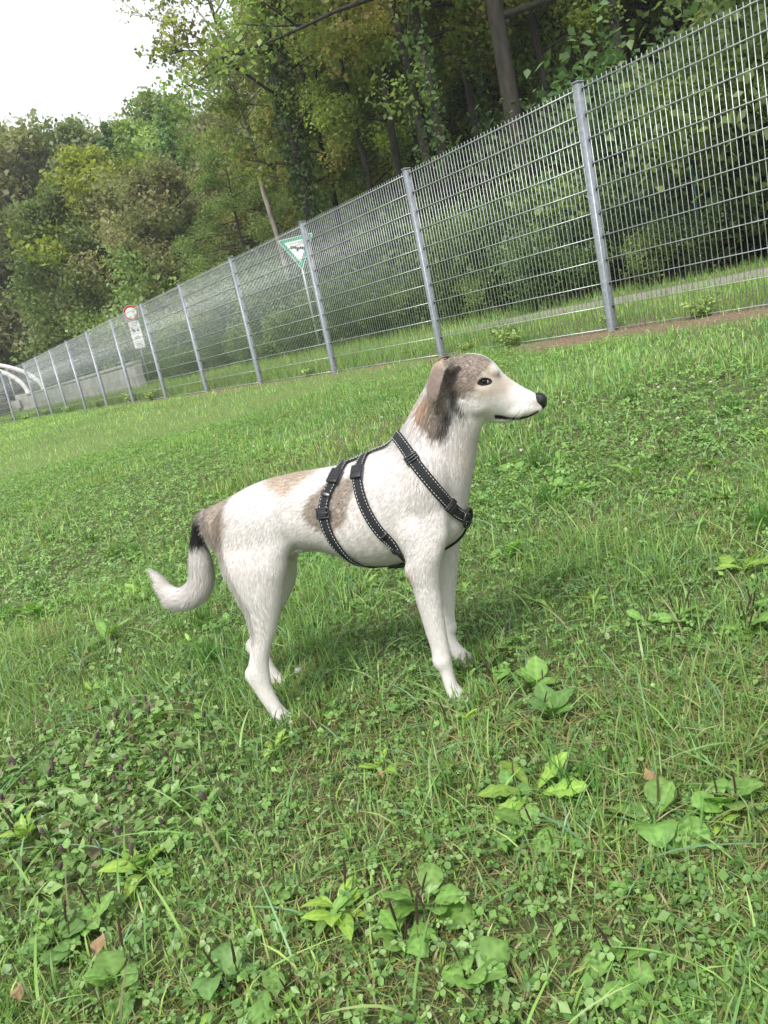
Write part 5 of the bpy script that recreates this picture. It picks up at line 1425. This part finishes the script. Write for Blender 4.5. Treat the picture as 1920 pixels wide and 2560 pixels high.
    for sg in (-1, 1):
        hit, nrm, _, _ = bvh.ray_cast(Vector((.3425, sg*.3, .6005)), Vector((0, -sg, 0)))
        cpos = hit - nrm*.0068
        eb = MB(); eb.add(*ellipsoid((0, 0, 0), (.0104, .0088, .0078))); eo = eb.build('eye', M['eye'], root, True); eo.location = cpos
        # a sliver of white towards the nose
        wb = MB(); wb.add(*ellipsoid((.0072, sg*.0006, -.0008), (.0036, .0066, .0050))); wb.build('eye_white', M['eye_white'], eo, True)
        rim = MB(); P = []; n = 26
        for kk in range(n + 1):
            a_ = 2*math.pi*kk/n; ex = .0122*math.cos(a_); ez = .0056*math.sin(a_) - .10*ex*1.0 - (.002 if math.sin(a_) > 0 else 0)*math.cos(a_)**2
            h2, n2_, _, _ = bvh.ray_cast(Vector((.3425 + ex, sg*.3, .6005 + ez)), Vector((0, -sg, 0)))
            P.append(tuple((h2 if h2 else hit) + (n2_ if h2 else nrm)*.0006))
        rim.tube(P, .0014, 6); rim.build('eyelid', M['lid'], eo, True).location = -Vector(eo.location)
    # whiskers
    M['whisker'] = mat('whisker', (.8, .78, .74), .4)
    wm = MB(); rr = random.Random(2)
    for sg in (-1, 1):
        for kk in range(9):
            x0, z0 = .394 + .022*rr.random(), .532 + .014*rr.random(); h2, n2_, _, _ = bvh.ray_cast(Vector((x0, sg*.2, z0)), Vector((0, -sg, 0)))
            if h2 is None: continue
            l = rr.uniform(.018, .034); wm.tube([tuple(h2), tuple(h2 + Vector((-.35*l, sg*.55*l, -.2*l))), tuple(h2 + Vector((-.9*l, sg*.75*l, -.65*l)))], [.00022, .00018, .00008], 4)
    wm.build('whiskers', M['whisker'], root)
    return root, bvh
DOG, DOG_BVH = build_dog()

# ------------------------------------------------------------------ the harness
def webbing_material():
    m = mat('webbing', (.014, .015, .019), .75); N, L = m.node_tree.nodes, m.node_tree.links; b = N['Principled BSDF']
    uv = N.new('ShaderNodeUVMap'); wv = N.new('ShaderNodeTexWave'); wv.wave_type = 'BANDS'; wv.bands_direction = 'Y'; wv.inputs['Scale'].default_value = 110; wv.inputs['Distortion'].default_value = .4
    L.new(uv.outputs[0], wv.inputs['Vector']); bp = N.new('ShaderNodeBump'); bp.inputs['Strength'].default_value = .5; bp.inputs['Distance'].default_value = .0006
    L.new(wv.outputs['Fac'], bp.inputs['Height']); L.new(bp.outputs['Normal'], b.inputs['Normal'])
    return m

def build_harness():
    M['webbing'] = webbing_material()
    M['buckle'] = mat('black_plastic', (.018, .019, .022), .32)
    M['stitch'] = mat('reflective_stitch', (.60, .60, .60), .4)
    root = empty('dog_harness', tuple(DOG.location), DOG_H)
    tag(root, 'black webbing harness with white stitching worn by the dog', 'harness')
    def snap(p, off):
        h, n, _, _ = DOG_BVH.find_nearest(Vector(p)); return np.array(h + n*off), np.array(n)
    def run(pts, n=60, off=.0045):
        """a smooth run on the coat through rough 3D points"""
        pts = np.array(pts, float); s = np.concatenate([[0], np.cumsum(np.linalg.norm(np.diff(pts, axis=0), axis=1))]); u = np.linspace(0, s[-1], n)
        Q = np.stack([np.interp(u, s, pts[:, k]) for k in range(3)], -1)
        for _ in range(3): Q[1:-1] = (Q[:-2] + 2*Q[1:-1] + Q[2:])/4
        out = [snap(q, off) for q in Q]; P = np.array([o[0] for o in out]); Nn = np.array([o[1] for o in out])
        for _ in range(5):
            P[1:-1] = (P[:-2] + 2*P[1:-1] + P[2:])/4; Nn[1:-1] = (Nn[:-2] + 2*Nn[1:-1] + Nn[2:])/4
        Nn /= np.linalg.norm(Nn, axis=1)[:, None]; return P, Nn
    def frame(P, Nn):
        T = np.gradient(P, axis=0); T /= np.linalg.norm(T, axis=1)[:, None]; B = np.cross(T, Nn); B /= np.linalg.norm(B, axis=1)[:, None]; N2 = np.cross(B, T); return T, B, N2
    def strap(P, Nn, w, th=.0013, name='strap', mt='webbing', parent=None):
        T, B, N2 = frame(P, Nn); V = []; n = len(P)
        for i in range(n):
            for s, h in ((-1, 0), (-.92, 1), (.92, 1), (1, 0), (.92, -1), (-.92, -1)): V.append(P[i] + B[i]*s*w/2 + N2[i]*h*th)
        q = [(i*6+k, i*6+(k+1) % 6, (i+1)*6+(k+1) % 6, (i+1)*6+k) for i in range(n-1) for k in range(6)]
        q += [(0, 1, 2, 3), (0, 3, 4, 5)]; e = (n-1)*6; q += [(e+3, e+2, e+1, e), (e+5, e+4, e+3, e)]
        mb = MB(); mb.add(V, q); o = mb.build(name, M[mt], parent or root, False)
        uvl = o.data.uv_layers.new(name='UVMap'); s_ = np.concatenate([[0], np.cumsum(np.linalg.norm(np.diff(P, axis=0), axis=1))]); tot = s_[-1]
        vi = np.empty(len(o.data.loops), np.int32); o.data.loops.foreach_get('vertex_index', vi)
        uvl.data.foreach_set('uv', np.stack([(vi % 6)/6.0, s_[vi//6]*4], -1).astype(np.float32).ravel())
        return o
    def stitches(P, Nn, w, parent, pitch=.0066, th=.0013):
        T, B, N2 = frame(P, Nn); s = np.concatenate([[0], np.cumsum(np.linalg.norm(np.diff(P, axis=0), axis=1))]); mb = MB()
        for side in (-1, 1):
            u = .004
            while u < s[-1] - .004:
                a, b = [np.array([np.interp(v, s, (P + B*side*w*.34 + N2*(th + .0004))[:, k]) for k in range(3)]) for v in (u, u + pitch*.58)]
                mb.tube([a, b], .00060, 4); u += pitch
        return mb.build('stitching', M['stitch'], parent)
    def both(near, **kw): return near
    W = .0192
    def place(P, Nn, i, dims, name, parent=None, lift=.002, bev=.0022, m='buckle'):
        T, B, N2 = frame(P, Nn); Mx = Matrix.Identity(4)
        for k, v in enumerate((T[i], B[i], N2[i])):
            for r in range(3): Mx[r][k] = v[r]
        p = P[i] + N2[i]*lift
        for r in range(3): Mx[r][3] = p[r]
        a, b, c = dims
        mb = MB(); mb.bevbox((-a/2, -b/2, -c/2), (a/2, b/2, c/2), bev, Mx)
        return mb.build(name, M[m], parent or root), Mx
    def slider(P, Nn, i, w, parent=None, l=.016, name='slider'):
        """an open frame with two slots and the strap looped through"""
        T, B, N2 = frame(P, Nn); Mx = Matrix.Identity(4)
        for k, v in enumerate((T[i], B[i], N2[i])):
            for r in range(3): Mx[r][k] = v[r]
        p = P[i] + N2[i]*.0022
        for r in range(3): Mx[r][3] = p[r]
        mb = MB(); b = w/2 + .0025
        for x in (-l/2, l/2 - .0035): mb.bevbox((x, -b, -.0018), (x + .0035, b, .0024), .0009, Mx)
        for y in (-b, b - .0028): mb.bevbox((-l/2, y, -.0016), (l/2, y + .0028, .0021), .0008, Mx)
        mb.bevbox((-.0018, -b + .002, -.0012), (.0018, b - .002, .0030), .0008, Mx)
        return mb.build(name, M['buckle'], parent or root)
    loops = {
      'rear': [(.052, 0, .505), (.047, -.030, .503), (.036, -.062, .488), (.022, -.080, .470), (.009, -.092, .440), (.007, -.095, .405), (.012, -.092, .372), (.022, -.078, .345), (.036, -.056, .318), (.058, -.028, .294), (.072, 0, .285)],
      'front': [(.094, 0, .512), (.088, -.035, .508), (.080, -.068, .490), (.083, -.088, .458), (.090, -.097, .422), (.102, -.097, .386), (.115, -.090, .358), (.130, -.074, .330), (.140, -.045, .300), (.142, 0, .283)],
      'neck': [(.158, 0, .532), (.166, -.030, .530), (.180, -.058, .510), (.199, -.078, .477), (.219, -.080, .440), (.234, -.068, .406), (.246, -.048, .377), (.256, -.020, .356), (.262, 0, .350)],
    }
    res = {}
    for nm, pts in loops.items():
        w = W*(1.15 if nm == 'neck' else 1.0)
        for sgn in (1, -1):
            pp = [(a, b*sgn, c) for a, b, c in pts]
            P, Nn = run(pp, 70, .0048)
            st = strap(P, Nn, w, name='strap'); stitches(P, Nn, w, st)
            res[nm, sgn] = (P, Nn, w)
    # buckles with a raised name-plate field on the upper girth straps, sliders, strap keepers
    for sgn in (1, -1):
        P, Nn, w = res['rear', sgn]
        bo, Mx = place(P, Nn, 12, (.034, .0235, .0075), 'buckle', lift=.0032, bev=.0028)
        mb = MB(); mb.bevbox((-.012, -.0075, .0036), (.004, .0075, .0046), .0006, Mx); mb.build('plate', M['webbing'], bo)
        mb = MB(); mb.bevbox((.007, -.0085, .0034), (.0105, .0085, .0044), .0005, Mx); mb.build('bar', M['webbing'], bo)
        place(P, Nn, 21, (.009, .0195, .0052), 'strap_keeper', lift=.002)
        slider(P, Nn, 29, w*1.1, l=.021); place(P, Nn, 29, (.015, .0165, .0050), 'webbing_loop', lift=.0026, m='webbing')
        P, Nn, w = res['front', sgn]
        bo, Mx = place(P, Nn, 14, (.030, .0235, .0075), 'buckle', lift=.0032, bev=.0028)
        mb = MB(); mb.bevbox((-.012, -.0075, .0036), (.003, .0075, .0046), .0006, Mx); mb.build('plate', M['webbing'], bo)
        place(P, Nn, 43, (.0055, .0200, .0046), 'strap_keeper', lift=.0018)
        slider(P, Nn, 52, w, l=.013)
        P, Nn, w = res['neck', sgn]
        slider(P, Nn, 22, w, l=.016); slider(P, Nn, 50, w, l=.012)
        place(P, Nn, 53, (.010, .0215, .0042), 'strap_keeper', lift=.0015)
    # back strap and belly strap
    P, Nn = run([(.046, 0, .504), (.075, 0, .505), (.10, 0, .512), (.13, 0, .522), (.158, 0, .532)], 40, .0035); st = strap(P, Nn, W); stitches(P, Nn, W, st)
    P, Nn = run([(.068, 0, .286), (.10, 0, .281), (.14, 0, .281)], 30, .0045); st = strap(P, Nn, W); slider(P, Nn, 15, W, l=.022)
    place(P, Nn, 20, (.026, .021, .0075), 'buckle', lift=.003)
    # between the forelegs up to the chest ring
    P, Nn = run([(.14, 0, .281), (.20, 0, .295), (.245, 0, .320), (.262, 0, .346)], 40, .0040); st = strap(P, Nn, W); stitches(P, Nn, W, st)
    # chest ring
    c, nrm = snap((.268, -.022, .352), .007); nrm = Vector(nrm); zax = nrm; xax = Vector((0, 1, 0)) - zax*zax.y; xax.normalize(); yax = zax.cross(xax); Pn = []
    for k in range(29):
        a = 2*math.pi*k/28; v = Vector(c) + xax*(.0180*math.cos(a)) + yax*(.0180*math.sin(a)); Pn.append(tuple(v))
    mb = MB(); mb.tube(Pn, .0031, 8, False); mb.build('chest_ring', M['buckle'], root, True)
build_harness()

# ------------------------------------------------------------------ damp autumn air
def build_haze():
    m = bpy.data.materials.new('haze'); m.use_nodes = True; N, L = m.node_tree.nodes, m.node_tree.links
    N.clear(); out = N.new('ShaderNodeOutputMaterial'); v = N.new('ShaderNodeVolumePrincipled')
    v.inputs['Color'].default_value = (.93, .96, 1.0, 1); v.inputs['Density'].default_value = .0012; v.inputs['Anisotropy'].default_value = .2
    L.new(v.outputs[0], out.inputs['Volume'])
    o = MB().box((-300, -160, -3), (300, 430, 48)).build('haze', m); tag(o, 'thin damp air that pales the far wood', 'haze', kind='stuff')
build_haze()
